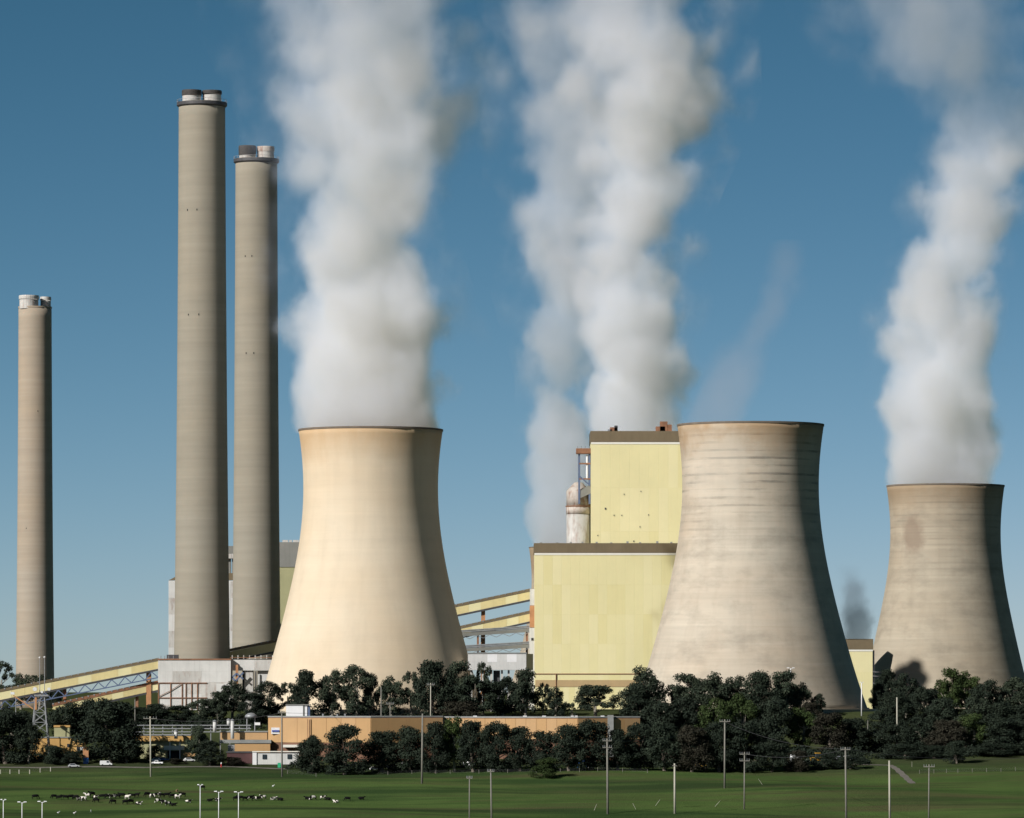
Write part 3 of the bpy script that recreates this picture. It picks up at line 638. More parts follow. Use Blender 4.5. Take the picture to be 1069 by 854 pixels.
for px, y0 in ((41.5, 687), (46.5, 686.5)): w_ = MB().cyl(P(px, 727, dm), P(px, y0, dm), .16, .12, 8).build("whip_antenna", M["steel"], mast); MB().lathe((X(px, dm), dm), [(.1, Z(y0+.6, dm)), (.4, Z(y0, dm)), (.4, Z(y0-1, dm)), (.1, Z(y0-1.5, dm))], 10).build("antenna_tip", M["lamp"], w_)
for px, py, r_ in ((36.5, 719.5, .9), (51.2, 719.5, .7), (43.8, 722.5, .5)): MB().cyl(P(px, py, dm-1), P(px, py, dm-1.8), r_, r_*.9, 14).build("dish", M["lamp"], mast)
MB().bpx(36.3, 38.3, 728, 741, dm-2.6, .8).build("panel_antenna", M["orange_steel"], mast)
bm = empty("boom_pole", (X(16.5, dm), dm, zg(X(16.5, dm), dm)), "thin pole with a lamp and a slanting orange boom beside the lattice mast", "pole")
MB().cyl(P(16.5, 760, dm), P(16.5, 727, dm), .16, n=8).build("shaft", M["steel"], bm); MB().bar(P(14, 726, dm-.5), P(34.5, 740, dm-.5), .45).build("boom", M["orange_steel"], bm)
MB().bpx(11, 15, 722.5, 725, dm-1, 1).build("lamp_head", M["lamp"], bm)

# ------------------------------------------------------------------ poles and lamps
def pole(px, ytop, ybase, label, arms=1, m="pole", r=.34, D=None, group="power poles in the pasture", lean=0, cat="power pole", ins=True, aw=2.6):
    D = D or hit(px, ybase); x = X(px, D); g = zg(x, D); zt = Z(ytop, D)
    lean = lean or rnd.uniform(-.35, .35)
    root = empty("power_pole", (x, D, g), label, cat, group)
    MB().cyl((x, D, g-.5), (x+lean, D, zt), r, r*.72, 10).build("shaft", M[m], root, True)
    for k in range(arms):
        z = zt-.8-k*2.4
        a = MB().bar((x+lean-aw, D-.25, z), (x+lean+aw, D-.25, z), .22, .28).build("crossarm", M["pole"], root)
        if ins:
            for s in (-.92, -.5, .5, .92): MB().cyl((x+lean+aw*s, D-.25, z+.14), (x+lean+aw*s, D-.25, z+.85), .10, .07, 6).build("insulator", M["steel"], a)
    return root
pole(157.5, 748, 811, "slim pole rising beside the parked white cars, single crossarm", m="pole_white", r=.36)
pole(294.5, 742, 811, "pole in front of the workshop sign, platform-like top", m="pole", r=.34, arms=1, aw=1.4)
pole(440.5, 745, 818, "tallest bare timber pole in front of the tree row below the cream tower", arms=0, r=.42)
pole(634.5, 771, 850, "thick pole with two crossarms and transformer, in front of the tree gap", arms=2, r=.42, m="pole", aw=1.6)
pole(756.5, 751, 823, "grey pole with one crossarm below the banded cooling tower", r=.38, aw=2.0)
pole(777, 785, 845, "shorter pole with two small crossarms below the banded tower", arms=2, r=.3, aw=1.8)
pole(704.5, 797, 849.5, "short pale pole in the pasture, bare stub arm at its top", m="pole_white", r=.42, aw=.8, ins=False)
pole(490, 810, 0, "near pole with upturned insulators, cut by the picture's lower edge, nearer the tall bare pole", D=1800, r=.24, aw=1.0)
pole(513.3, 803, 0, "near thick pole cut by the lower edge, nearer the round bush", D=1800, r=.33, aw=1.2)
pole(883.5, 780, 0, "tall near pole with white-tipped crossarm in front of the gravel track's start", D=1810, r=.38, aw=1.7)
pole(929, 794, 0, "bare pale near pole beside the sloping gravel track", D=1805, r=.4, m="pole_white", arms=0)
pole(969.5, 798, 0, "near pole with a double lamp crossarm, beyond the gravel track's bend", D=1805, r=.26, aw=1.9)
pole(398, 717, 749, "plain pole standing behind the tan workshop roof", D=2200, arms=0, r=.3, group="poles behind the workshops")
pole(407.5, 733, 749, "short pole with crossarm and transformer box behind the tan workshop", D=2195, r=.25, aw=1.6, group="poles behind the workshops")
pole(449.5, 713, 750, "pale pole with a side bracket among the trees below the cream tower", D=2205, r=.26, aw=1.6, group="poles behind the workshops", m="pole_white")
pole(141, 730, 755, "short pole poking above the bushes left of the transfer house", D=2215, r=.25, arms=0, group="poles behind the workshops")
pole(936.7, 728, 775, "plain white pole against the dark trees below the far cooling tower", D=2190, r=.36, m="pole_white", arms=0, group="poles by the banded tower", cat="pole")
pole(905.5, 752, 776, "thin short pole below the small yellow building", D=2190, r=.2, arms=0, group="poles by the banded tower", cat="pole")
pole(821.5, 708, 743, "shorter of the paired poles before the banded tower, no head", D=2240, r=.3, arms=0, group="poles by the banded tower", cat="pole")
def lamp_post(px, ytop, D, label, hw=1.6, r=.18, double=True, group="street lamps near the pasture"):
    x = X(px, D); g = zg(x, D); zt = Z(ytop, D)
    root = empty("street_lamp", (x, D, g), label, "street lamp", group)
    MB().cyl((x, D, g-.3), (x, D, zt-.05), r, r*.7, 10).build("shaft", M["lamp"], root, True)
    for s in ((-1, 1) if double else (1,)):
        MB().bar((x, D, zt-.25), (x+s*hw*.55, D, zt-.08), .14).build("arm", M["lamp"], root)
        MB().add([(x+s*hw*.35, D-.35, zt-.02), (x+s*hw, D-.28, zt+.0), (x+s*hw, D+.28, zt+.0), (x+s*hw*.35, D+.35, zt-.02), (x+s*hw*.35, D-.3, zt+.3), (x+s*hw*.95, D-.2, zt+.25), (x+s*hw*.95, D+.2, zt+.25), (x+s*hw*.35, D+.3, zt+.3)],
                 [(0,3,2,1),(4,5,6,7),(0,1,5,4),(1,2,6,5),(2,3,7,6),(3,0,4,7)] if s > 0 else [(0,1,2,3),(7,6,5,4),(0,4,5,1),(1,5,6,2),(2,6,7,3),(3,7,4,0)]).build("lamp_head", M["lamp"], root)
    return root
lamp_post(3.5, 835, 1790, "double-headed lamp at the very edge, first of the three west of the herd", 1.0)
lamp_post(23, 837.5, 1790, "double-headed lamp, middle of the three just west of the herd")
lamp_post(44, 837, 1790, "double-headed lamp below the lone black cow, nearest the herd")
lamp_post(209, 819.5, 1790, "taller lamp post with a short arm between the two herds", 1.0)
lamp_post(228.3, 826.5, 1790, "double-headed lamp by the two resting cows, between the herds")
lamp_post(249, 827, 1790, "double-headed lamp in front of the smaller herd")
lamp_post(825.5, 697.5, 2238, "tall floodlight with a flat double head in front of the banded tower", 1.7, .26)
lamp_post(899.5, 712.5, 2245, "blue-grey lamp in front of the small yellow building", .9, .3, group="poles by the banded tower")

# ------------------------------------------------------------------ trees
def leaf_mat(name, a, b):
    m, nt, bs = new_mat(name); bs.inputs["Roughness"].default_value = .8; bs.inputs["Specular IOR Level"].default_value = .15
    tc = nt.nodes.new("ShaderNodeTexCoord").outputs["Object"]; oi = nt.nodes.new("ShaderNodeObjectInfo").outputs["Random"]
    n1 = noise(nt, tc, 5.0, 3, .6)
    c = mix(nt, ramp(nt, n1, .35, .65), a, b)
    c = mix(nt, ramp(nt, oi, 0, 1, 0, .55), c, sc(a, .6)); 
    nt.links.new(c, bs.inputs["Base Color"]); return m
LM = [leaf_mat("gum_leaves", (.028, .041, .028), (.056, .072, .044)), leaf_mat("dark_leaves", (.017, .026, .018), (.034, .047, .030)),
      leaf_mat("fresh_leaves", (.030, .050, .016), (.058, .084, .026)), leaf_mat("russet_leaves", (.026, .026, .018), (.042, .038, .026))]
def crown_mesh(name, seed, kind, nq=4200):
    """unit tree: crown from z=zlo..1, half-width 0.5; many leaf sprays gathered in clumps"""
    g = np.random.default_rng(seed)
    if kind == "gum":
        n = 34; zz = g.uniform(.22, .92, n); ang = g.uniform(0, 2*np.pi, n); prof = np.interp(zz, [.25, .5, .75, .95], [.55, .9, .8, .25])
        rad = prof*np.sqrt(g.uniform(.05, 1, n))*.40; cr = g.uniform(.075, .15, n)
    elif kind == "dense":
        n = 54; zz = g.uniform(.08, .9, n); ang = g.uniform(0, 2*np.pi, n); prof = np.interp(zz, [.05, .35, .7, .95], [.8, 1., .8, .25])
        rad = prof*np.sqrt(g.uniform(.0, 1, n))*.40; cr = g.uniform(.09, .15, n)
    elif kind == "umbrella":
        n = 60; zz = g.uniform(.30, .90, n); ang = g.uniform(0, 2*np.pi, n); prof = np.interp(zz, [.25, .5, .75, .95], [.92, 1., .8, .3])
        rad = prof*np.sqrt(g.uniform(.15, 1, n))*.42; cr = g.uniform(.06, .115, n)
    elif kind == "sparse":
        n = 26; zz = g.uniform(.28, .94, n); ang = g.uniform(0, 2*np.pi, n); prof = np.interp(zz, [.3, .6, .95], [.6, .95, .4])
        rad = prof*np.sqrt(g.uniform(.1, 1, n))*.42; cr = g.uniform(.06, .11, n)
    else:  # bush
        n = 38; zz = g.uniform(.06, .82, n); ang = g.uniform(0, 2*np.pi, n); prof = np.interp(zz, [.0, .3, .6, .9], [.9, 1., .85, .3])
        rad = prof*np.sqrt(g.uniform(.0, 1, n))*.42; cr = g.uniform(.11, .18, n)
    C = np.stack([rad*np.cos(ang), rad*np.sin(ang), zz], 1)
    pick = g.choice(n, nq, p=cr**2/np.sum(cr**2)); d = g.normal(size=(nq, 3)); d /= np.linalg.norm(d, axis=1)[:, None]
    rr = cr[pick]*g.uniform(.45, 1.12, nq); zs = .72
    p = C[pick] + d*rr[:, None]*np.array([1, 1, zs])
    nrm = d*.9 + g.normal(size=(nq, 3))*.55 + np.array([0, 0, .25]); nrm /= np.linalg.norm(nrm, axis=1)[:, None]
    t = np.cross(nrm, g.normal(size=(nq, 3))); t /= np.linalg.norm(t, axis=1)[:, None]; b = np.cross(nrm, t)
    s = g.uniform(.010, .023, nq)[:, None]; q = s*g.uniform(.5, .9, (nq, 1))
    V = np.stack([p - t*s - b*q*.4, p + t*s*.2 - b*q, p + t*s + b*q*.3, p - t*s*.2 + b*q], 1).reshape(-1, 3)
    me = bpy.data.meshes.new(name); me.from_pydata(V.tolist(), [], np.arange(nq*4).reshape(-1, 4).tolist())
    mb = MB(); th = {"gum": .62, "dense": .5, "umbrella": .55, "sparse": .6, "bush": .35}[kind]
    lean = g.uniform(-.05, .05)
    mb.cyl((0, 0, -.04), (lean, 0, th*.55), .040, .030, 8); mb.cyl((lean, 0, th*.53), (lean*1.6, 0, th), .030, .015, 7)
    for i in g.choice(n, min(n, 9), replace=False):
        st = Vector((lean, 0, g.uniform(.3, .9)*th)); mb.cyl(st, Vector(C[i])*.96, .012, .004, 5)
    tm = bpy.data.meshes.new("trunk"); tm.from_pydata(mb.v, [], mb.f); tm.materials.append(M["bark" if kind in ("dense", "bush") else "bark_pale"])
    return me, tm
VAR = {}
for kind, ks in (("gum", 4), ("dense", 4), ("umbrella", 2), ("sparse", 2), ("bush", 3)):
    VAR[kind] = [crown_mesh("crown", 100+13*i+len(kind)*7, kind, {"sparse": 4200, "gum": 9000, "umbrella": 9000, "bush": 9000, "dense": 11000}[kind]) for i in range(ks)]
_mm = {}
tcount = [0]
def tree(px, ytop, ybase, wpx, kind, label, D=None, lm=0, group=None, name="tree", cat="tree"):
    D = D or hit(px, ybase); x = X(px, D); g = zg(x, D); h = Z(ytop, D)-g; wd = wpx*D/F*(1.3 if kind == 'dense' else 1.22)
    i = tcount[0]; tcount[0] += 1
    cm, tm = VAR[kind][i % len(VAR[kind])]; key = (cm.name, lm)
    if key not in _mm:
        c2 = cm.copy(); c2.materials.clear(); c2.materials.append(LM[lm]); _mm[key] = c2
    root = empty(name, (x, D, g), label, cat, group, rz=rnd.uniform(0, 6.28)); root.scale = (wd, wd, h)
    a = share("crown", _mm[key], (0, 0, 0), root); b = share("trunk", tm, (0, 0, 0), root)
    return root
exec_trees = None
GB, GF, GM, GR = "trees on the bank behind the workshops", "trees along the top of the pasture", "trees below the banded cooling tower", "trees below the far cooling tower"
B = 2228.0
TREES = [
 # --- bank row
 (2, 689, 0, 34, "sparse", "open branchy gum at the very edge before the lone chimney", 2400, 0, GB), (22, 702, 0, 34, "gum", "gum tree at the foot of the lone chimney, edge side", 2400, 0, GB),
 (41, 703, 0, 30, "sparse", "thin-crowned gum in front of the lone chimney's base", 2395, 0, GB), (60, 709, 0, 24, "gum", "low gum just right of the lone chimney's base, above the long conveyor", 2395, 1, GB),
 (12, 735, 0, 46, "gum", "dark gum beneath the long conveyor, beside the boom pole", 2180, 1, GB), (70, 731, 0, 44, "gum", "dark gum under the long conveyor behind the ochre hut", 2190, 1, GB),
 (96, 728, 0, 40, "dense", "dark tree under the long conveyor behind the big dark tree", 2195, 1, GB), (141, 737, 0, 34, "dense", "low dense tree beside the conveyor's orange pillar", B, 1, GB),
 (163, 734, 0, 36, "dense", "low dense tree below the conveyor's end at the transfer house", B, 1, GB), (186, 736, 0, 34, "dense", "low tree in front of the rusty frame of the transfer house", B, 1, GB),
 (208, 729, 0, 30, "gum", "small gum in front of the transfer house wall", B, 0, GB), (228, 722, 0, 30, "gum", "gum in front of the transfer house corner", B, 0, GB),
 (242, 709, 0, 34, "gum", "tall gum in front of the transfer house bridge", B+8, 0, GB), (263, 722, 0, 32, "dense", "dark tree under the transfer house bridge piers", B, 1, GB),
 (281, 710, 0, 34, "gum", "dark gum at the cream tower's lit foot", B+6, 1, GB), (302, 711, 0, 26, "sparse", "thin gum between two dark crowns at the cream tower's lit foot", B+10, 0, GB),
 (318.5, 697.5, 0, 34, "dense", "dense dark cone-topped tree directly above the white roof container", B, 1, GB), (347, 697, 0, 34, "gum", "gum beside the dense dark tree above the white container", B+4, 0, GB),
 (373, 692.5, 0, 38, "gum", "tall loose gum, highest crown in front of the cream tower's middle", B+2, 0, GB), (388, 703, 0, 20, "gum", "small round crown hanging off the loose gum before the cream tower", B+8, 0, GB),
 (409, 704, 0, 32, "gum", "loose gum behind the plain pole, before the cream tower", B+4, 0, GB), (430, 699, 0, 26, "sparse", "slim open gum between the pole and the tallest dark crown", B+6, 0, GB),
 (453, 686.5, 0, 42, "dense", "tallest dark crown at the cream tower's shaded side", B, 1, GB), (480, 690, 0, 40, "gum", "large gum at the cream tower's shaded foot", B+5, 0, GB),
 (497, 702, 0, 56, "umbrella", "broad dark tree under the white raised store", B-4, 1, GB), (505, 689, 0, 20, "sparse", "wispy flat-topped gum in front of the white raised store", B+8, 0, GB),
 (525, 705, 0, 40, "gum", "gum in front of the raised store's columns", B+4, 1, GB), (549, 698, 0, 38, "gum", "gum at the corner of the lower yellow hall", B+2, 0, GB),
 (480, 728, 0, 54, "bush", "wide grey-brown shrub below the broad dark tree", B-14, 3, GB), (580, 716, 0, 26, "gum", "small upright gum in front of the yellow hall", B+2, 1, GB),
 (567, 712, 0, 18, "sparse", "thin twiggy sapling before the yellow hall's corner", B+6, 0, GB), (622, 712.5, 0, 46, "umbrella", "umbrella-shaped tree standing alone before the yellow hall", B+4, 0, GB),
 (597, 733, 0, 13, "sparse", "tiny sapling between two trees before the yellow hall", B+2, 0, GB), (672, 693.5, 0, 42, "gum", "two-lobed gum where the yellow hall meets the banded tower", B+2, 0, GB),
 (668, 712, 0, 44, "dense", "dense lower tree beneath the two-lobed gum", B-4, 1, GB),
 (715, 703, 0, 44, "gum", "first grey gum in front of the banded tower's lit foot", B+4, 0, GM), (741, 700, 0, 44, "gum", "grey gum in front of the banded tower, second from its lit edge", B, 0, GM),
 (768, 704, 0, 40, "gum", "grey gum below the banded tower's middle", B+6, 0, GM), (794, 698, 0, 38, "dense", "round dark crown, highest in front of the banded tower", B, 1, GM),
 (820, 700, 0, 42, "gum", "gum behind the tall floodlight before the banded tower", B+6, 0, GM), (835, 711, 0, 26, "gum", "small gum just beyond the tall floodlight", B+10, 0, GM),
 (854, 723, 0, 18, "gum", "little round tree alone at the banded tower's shaded foot", B+12, 1, GM), (845, 731, 0, 24, "bush", "pale twiggy shrub beside the little round tree", B, 3, GM),
 # --- middle masses below the banded tower
 (688, 730, 780, 46, "dense", "dark tree at the end of the second tan hall", 2150, 1, GM), (716, 726, 780, 46, "dense", "bushy dark tree above the short pale pole", 2155, 1, GM),
 (745, 727, 780, 44, "gum", "olive gum beside the grey crossarm pole", 2150, 2, GM), (776, 722, 780, 48, "gum", "olive gum, broadest in the thicket below the banded tower", 2155, 2, GM),
 (806, 726, 780, 44, "dense", "dark thicket tree directly beneath the tall floodlight", 2150, 1, GM), (838, 737, 780, 46, "gum", "green gum on the thicket's far side below the shaded tower foot", 2160, 2, GM),
 (866, 743, 780, 40, "dense", "dark russet tree above the yellow machine", 2150, 3, GM), (889, 748, 780, 38, "dense", "dark tree beside the thin short pole", 2160, 1, GM),
 (912, 760, 780, 34, "bush", "rounded dark bush below the small yellow building", 2165, 1, GM),
 # --- right mass
 (921, 737, 780, 34, "gum", "gum behind the plain white pole", 2200, 1, GR), (946, 701, 0, 32, "gum", "tall dark round-topped tree right of the small yellow building", 2240, 1, GR),
 (939, 722, 0, 34, "dense", "dense tree at the foot of the tall round-topped one", 2225, 1, GR), (966, 716, 0, 36, "dense", "dark tree before the far tower's shaded patch", 2225, 1, GR),
 (927, 697, 0, 25, "dense", "added narrow dark tree covering the shadow at the ducts beside the small yellow building", 2420, 1, GR), (916, 712, 0, 15, "dense", "small dark tree close against the small yellow building", 2400, 1, GR), (933, 721, 0, 34, "dense", "added dense tree filling the shaded gap beside the small yellow building's ducts", 2260, 1, GR),  # added: narrow tree covers the building's cast shadow, dense tree fills the shaded gap
 (992, 697.5, 0, 34, "gum", "green bright-topped gum against the far cooling tower's middle", 2240, 2, GR), (1010, 699, 0, 34, "gum", "second green-topped gum against the far cooling tower", 2243, 2, GR),
 (1030, 708, 0, 40, "gum", "gum below the far tower's shaded side", 2235, 1, GR), (1056, 706, 0, 44, "gum", "gum at the picture's edge below the far tower's shadow", 2240, 0, GR),
 (1075, 712, 0, 40, "gum", "gum cut by the edge below the far tower", 2230, 0, GR), (985, 727, 0, 44, "dense", "broad dark tree in the middle of the far tower's thicket", 2200, 1, GR),
 (1018, 726, 0, 46, "gum", "grey-green gum in the thicket's middle, beneath two green-topped gums", 2195, 0, GR), (1047, 731, 0, 46, "dense", "dark tree in the thicket near the leaning white stay", 2190, 1, GR), (1070, 735, 0, 40, "gum", "gum low at the thicket's outer end", 2185, 1, GR),
 (935, 752, 796, 44, "bush", "dark bush at the pasture's head beneath the plain white pole", 2150, 1, GR), (962, 747, 796, 46, "gum", "front gum of the thicket beyond the plain white pole", 2150, 1, GR),
 (990, 750, 796, 42, "dense", "russet-dark tree at the thicket's front, middle", 2140, 3, GR), (1016, 745, 796, 46, "gum", "greenish gum at the thicket's front", 2145, 2, GR), (1046, 748, 796, 48, "dense", "dark broad tree at the thicket's front, outer side", 2140, 1, GR), (1072, 750, 796, 40, "dense", "dark tree at the front, cut by the edge", 2140, 1, GR),
 (999, 770, 797, 26, "bush", "dark shrub with a long shadow at the thicket's front", 0, 1, GR), (945, 775, 799, 42, "bush", "low dark shrubs mass above the gravel track", 2115, 1, GR), (1040, 774, 796, 50, "bush", "low dark undergrowth tree at the thicket's outer front", 2120, 1, GR), (975, 776, 797, 40, "bush", "low dark shrub behind the pole with double lamp arms", 2118, 1, GR), (1070, 776, 796, 34, "bush", "low dark shrub at the front, cut by the edge", 2118, 1, GR),
 # --- front row
 (6, 742, 802, 52, "dense", "dark tree at the pasture head, cut by the edge", 2105, 1, GF), (30, 752, 802, 28, "gum", "slim dark tree beside the lattice mast's base", 2104, 1, GF),
 (56, 777, 802, 32, "bush", "rounded dark bush before the ochre hut", 2098, 1, GF), (76, 782.5, 802, 24, "bush", "smaller rounded bush next to the ochre hut's awning", 2096, 1, GF),
 (115, 728, 802, 64, "dense", "big dark tree between the ochre hut and the parked cars", 2102, 1, GF), (132, 752, 802, 34, "dense", "dark tree leaning on the big one's side near the cars", 2100, 1, GF),
 (161, 776, 802, 18, "bush", "green bush right behind the parked white cars", 2112, 2, GF), (140, 778, 802, 22, "bush", "dark bush between the big tree and the white cars", 2110, 1, GF),
 (207, 757, 802, 26, "gum", "gum beside the white awning building, reaching the pipe rack", 2114, 0, GF), (219, 772, 803, 30, "dense", "dense round tree beside the maroon shed", 2092, 1, GF),
 (243, 789, 804, 22, "bush", "brownish low bush in front of the maroon shed", 2094, 3, GF), (184, 791, 801, 20, "bush", "low hedge bush in front of the dark doorway", 2096, 3, GF),
 (325, 769, 807, 34, "dense", "tree at the portable cabin's end", 0, 1, GF), (326, 766, 806, 16, "dense", "narrow pointed tree just behind the cabin-end tree", 2080, 1, GF), (360, 755, 809, 44, "dense", "two-peaked dark tree in front of the tan workshop", 0, 1, GF),
 (399, 761, 806, 42, "dense", "dark tree at the tan workshop's corner", 0, 1, GF), (428, 757, 806, 40, "dense", "dark tree just before the tallest bare pole", 0, 1, GF),
 (455, 752, 807, 36, "dense", "dark tree just past the tallest bare pole", 0, 1, GF), (474, 746, 806, 34, "gum", "taller olive tree where the two tan halls meet", 0, 2, GF),
 (494, 750, 806, 36, "dense", "dark tree covering the start of the second tan hall", 0, 1, GF), (518, 752, 806, 38, "dense", "dark tree above the upturned-insulator pole", 0, 1, GF),
 (543, 757, 805, 36, "dense", "rounded dark tree before the second tan hall's lit panels", 0, 1, GF), (568, 762, 805, 36, "dense", "dark tree behind the round green bush", 0, 1, GF),
 (594, 754, 805, 36, "dense", "dark tree before the second hall's lit end", 0, 1, GF), (618, 750, 804, 44, "dense", "rounded dark tree over the blue drums", 0, 1, GF),
 (645, 760, 804, 34, "dense", "dark tree right of the two-crossarm pole", 0, 1, GF), (668, 754, 804, 40, "dense", "dark tree between the hall's end and the short pale pole", 0, 1, GF),
 (694, 752, 805, 42, "dense", "dark tree behind the short pale pole", 0, 1, GF), (722, 756, 806, 40, "dense", "russet tree above an orange glint, beside the crossarm pole", 0, 3, GF),
 (750, 752, 806, 42, "dense", "dark tree directly behind the grey crossarm pole", 0, 1, GF), (778, 752, 806, 44, "dense", "dark tree behind the shorter two-arm pole", 0, 1, GF),
 (806, 764, 806, 34, "dense", "dark tree beside the parked white cars below the banded tower", 0, 1, GF), (832, 781, 806, 28, "bush", "low russet shrub under the yellow machine", 0, 3, GF), (862, 784, 803, 32, "bush", "dark low bush before the yellow machine", 0, 1, GF), (888, 786, 803, 28, "bush", "dark low bush at the gravel track's start", 0, 1, GF),
 (571, 789, 812, 32, "bush", "round green bush standing alone on the pasture slope", 0, 2, GF),
 (158, 0, 0, 0, None, "", 0, 0, None),
]
for (px, yt, yb, wp, kd, lab, D, lm, gr) in TREES:
    if kd is None: continue
    if kd == "bush": tree(px, yt, yb, wp, kd, lab, D or None, lm, gr, "shrub", "shrub")
    else: tree(px, yt, yb, wp, kd, lab, D or None, lm, gr, "gum_tree" if kd in ("gum", "sparse", "umbrella") else "tree")

def undergrowth(label, spans, depth, h, n, seed, lm):
    """a loose mass of low scrub that nobody could count"""
    g = np.random.default_rng(seed); L = []
    for (p0, p1, D, k) in spans:
        for _ in range(int((p1-p0)*.5)):
            px = g.uniform(p0, p1); d = D + g.uniform(-depth, depth); x = X(px, d); r = g.uniform(.8, 1.6)*h*k*.55
            L.append((x, d, zg(x, d)+r*.45, r))
    L = np.array(L); pick = g.choice(len(L), n, p=L[:, 3]**2/np.sum(L[:, 3]**2)); d = g.normal(size=(n, 3)); d /= np.linalg.norm(d, axis=1)[:, None]
    p = L[pick, :3] + d*(L[pick, 3]*g.uniform(.6, 1.1, n))[:, None]*np.array([1.2, 1.2, .8])
    nrm = d + g.normal(size=(n, 3))*.5; nrm /= np.linalg.norm(nrm, axis=1)[:, None]; t = np.cross(nrm, g.normal(size=(n, 3))); t /= np.linalg.norm(t, axis=1)[:, None]; b = np.cross(nrm, t)
    s = g.uniform(.2, .45, n)[:, None]; V = np.stack([p-t*s-b*s*.4, p+t*s*.2-b*s, p+t*s+b*s*.3, p-t*s*.2+b*s], 1).reshape(-1, 3)
    me = bpy.data.meshes.new("undergrowth"); me.from_pydata(V.tolist(), [], np.arange(n*4).reshape(-1, 4).tolist()); me.materials.append(LM[lm])
    o = bpy.data.objects.new("undergrowth", me); col.objects.link(o); tag(o, label, "undergrowth", None, "stuff")
undergrowth("dark scrub growing under the trees on the bank", [(-20, 240, 2226, 1.3), (240, 560, 2226, 1.2), (655, 860, 2222, 1.2), (905, 1090, 2215, 1.3)], 10, 3.2, 42000, 3, 1)
undergrowth("dark scrub in the shade under the front tree row and the far thicket", [(300, 620, 2092, .7), (630, 905, 2098, .9), (660, 900, 2140, 1.3), (900, 1090, 2125, 1.2), (915, 1090, 2165, 1.4), (-20, 70, 2112, 1)], 8, 3.2, 48000, 5, 1)

# ------------------------------------------------------------------ cows
def cow_mesh(pose):
    """one continuous animal grown on a skeleton; faces +x, hooves at z=0, about 2.2 m long"""
    if pose == "lying": bz, leg = .62, 0
    else: bz, leg = 1.05, 1
    V = [(-.55, 0, bz), (-.85, 0, bz+.02), (0, 0, bz-.05), (.55, 0, bz+.03), (.85, 0, bz+.12)]
    Rr = [(.34, .36), (.27, .28), (.38, .42), (.33, .38), (.24, .26)]
    E = [(0, 1), (0, 2), (2, 3), (3, 4)]
    def add(p, r, par): V.append(p); Rr.append(r); E.append((par, len(V)-1)); return len(V)-1
    if pose == "grazing":
        n = add((1.10, 0, bz-.25), (.17, .17), 4); h = add((1.30, 0, bz-.62), (.13, .14), n); add((1.42, 0, bz-.92), (.08, .09), h)
    else:
        n = add((1.08, 0, bz+.28), (.17, .17), 4); h = add((1.28, 0, bz+.40), (.14, .14), n); add((1.58, 0, bz+.24), (.08, .09), h)
    for s in (-1, 1): add((V[h][0]-.06, s*.24, V[h][2]+.08), (.035, .05), h)
    for s in (-1, 1):
        if leg:
            k = add((.62, s*.20, .72), (.13, .13), 3); k = add((.60, s*.20, .40), (.065, .07), k); add((.62, s*.20, .04), (.055, .06), k)
            k = add((-.74, s*.22, .74), (.17, .17), 0); k = add((-.86, s*.21, .46), (.075, .08), k); add((-.80, s*.21, .04), (.055, .06), k)
        else:
            k = add((.70, s*.32, .30), (.12, .12), 3); add((.98, s*.34, .10), (.06, .06), k)
            k = add((-.50, s*.40, .32), (.18, .18), 0); add((-.15, s*.48, .10), (.07, .07), k)
    t = add((-1.06, 0, bz+.06), (.05, .05), 1); t = add((-1.12, 0, bz-.30), (.03, .03), t); add((-1.10, 0, bz-.56), (.05, .05), t)
    me = bpy.data.meshes.new("cow_skeleton"); me.from_pydata(V, E, []); ob = bpy.data.objects.new("cow_skeleton", me); col.objects.link(ob)
    md = ob.modifiers.new("skin", 'SKIN')
    for i, r in enumerate(Rr): me.skin_vertices[0].data[i].radius = r
    me.skin_vertices[0].data[0].use_root = True
    ob.modifiers.new("sub", 'SUBSURF').levels = 1
    dg = bpy.context.evaluated_depsgraph_get(); ev = ob.evaluated_get(dg); out = bpy.data.meshes.new_from_object(ev)
    bpy.data.objects.remove(ob); out.name = "cow"
    out.polygons.foreach_set("use_smooth", [True]*len(out.polygons)); return out
def coat(name, thr, a=(.006, .006, .006), b=(.68, .64, .58)):
    m, nt, bs = new_mat(name); bs.inputs["Roughness"].default_value = .85; bs.inputs["Specular IOR Level"].default_value = .1
    tc = nt.nodes.new("ShaderNodeTexCoord").outputs["Object"]; oi = nt.nodes.new("ShaderNodeObjectInfo").outputs["Random"]
    ad = nt.nodes.new("ShaderNodeVectorMath"); ad.operation = 'ADD'; nt.links.new(tc, ad.inputs[0])
    cb = nt.nodes.new("ShaderNodeCombineXYZ"); nt.links.new(math_n(nt, 'MULTIPLY', oi, 50), cb.inputs[0]); nt.links.new(math_n(nt, 'MULTIPLY', oi, 31), cb.inputs[1]); nt.links.new(cb.outputs[0], ad.inputs[1])
    n = noise(nt, ad.outputs[0], 1.1, 1.5, .5)
    nt.links.new(mix(nt, ramp(nt, n, thr-.015, thr+.015), a, b), bs.inputs["Base Color"]); return m
COAT = {"black": coat("black_coat", .80), "black and white": coat("patched_coat", .555), "mostly white": coat("pale_coat", .47)}
_cm = {}
for ps in ("standing", "grazing", "lying"):
    base = cow_mesh(ps)
    for cn, cmat in COAT.items():
        c = base.copy(); c.materials.clear(); c.materials.append(cmat); _cm[(ps, cn)] = c
bk, bw, wh = "black", "black and white", "mostly white"
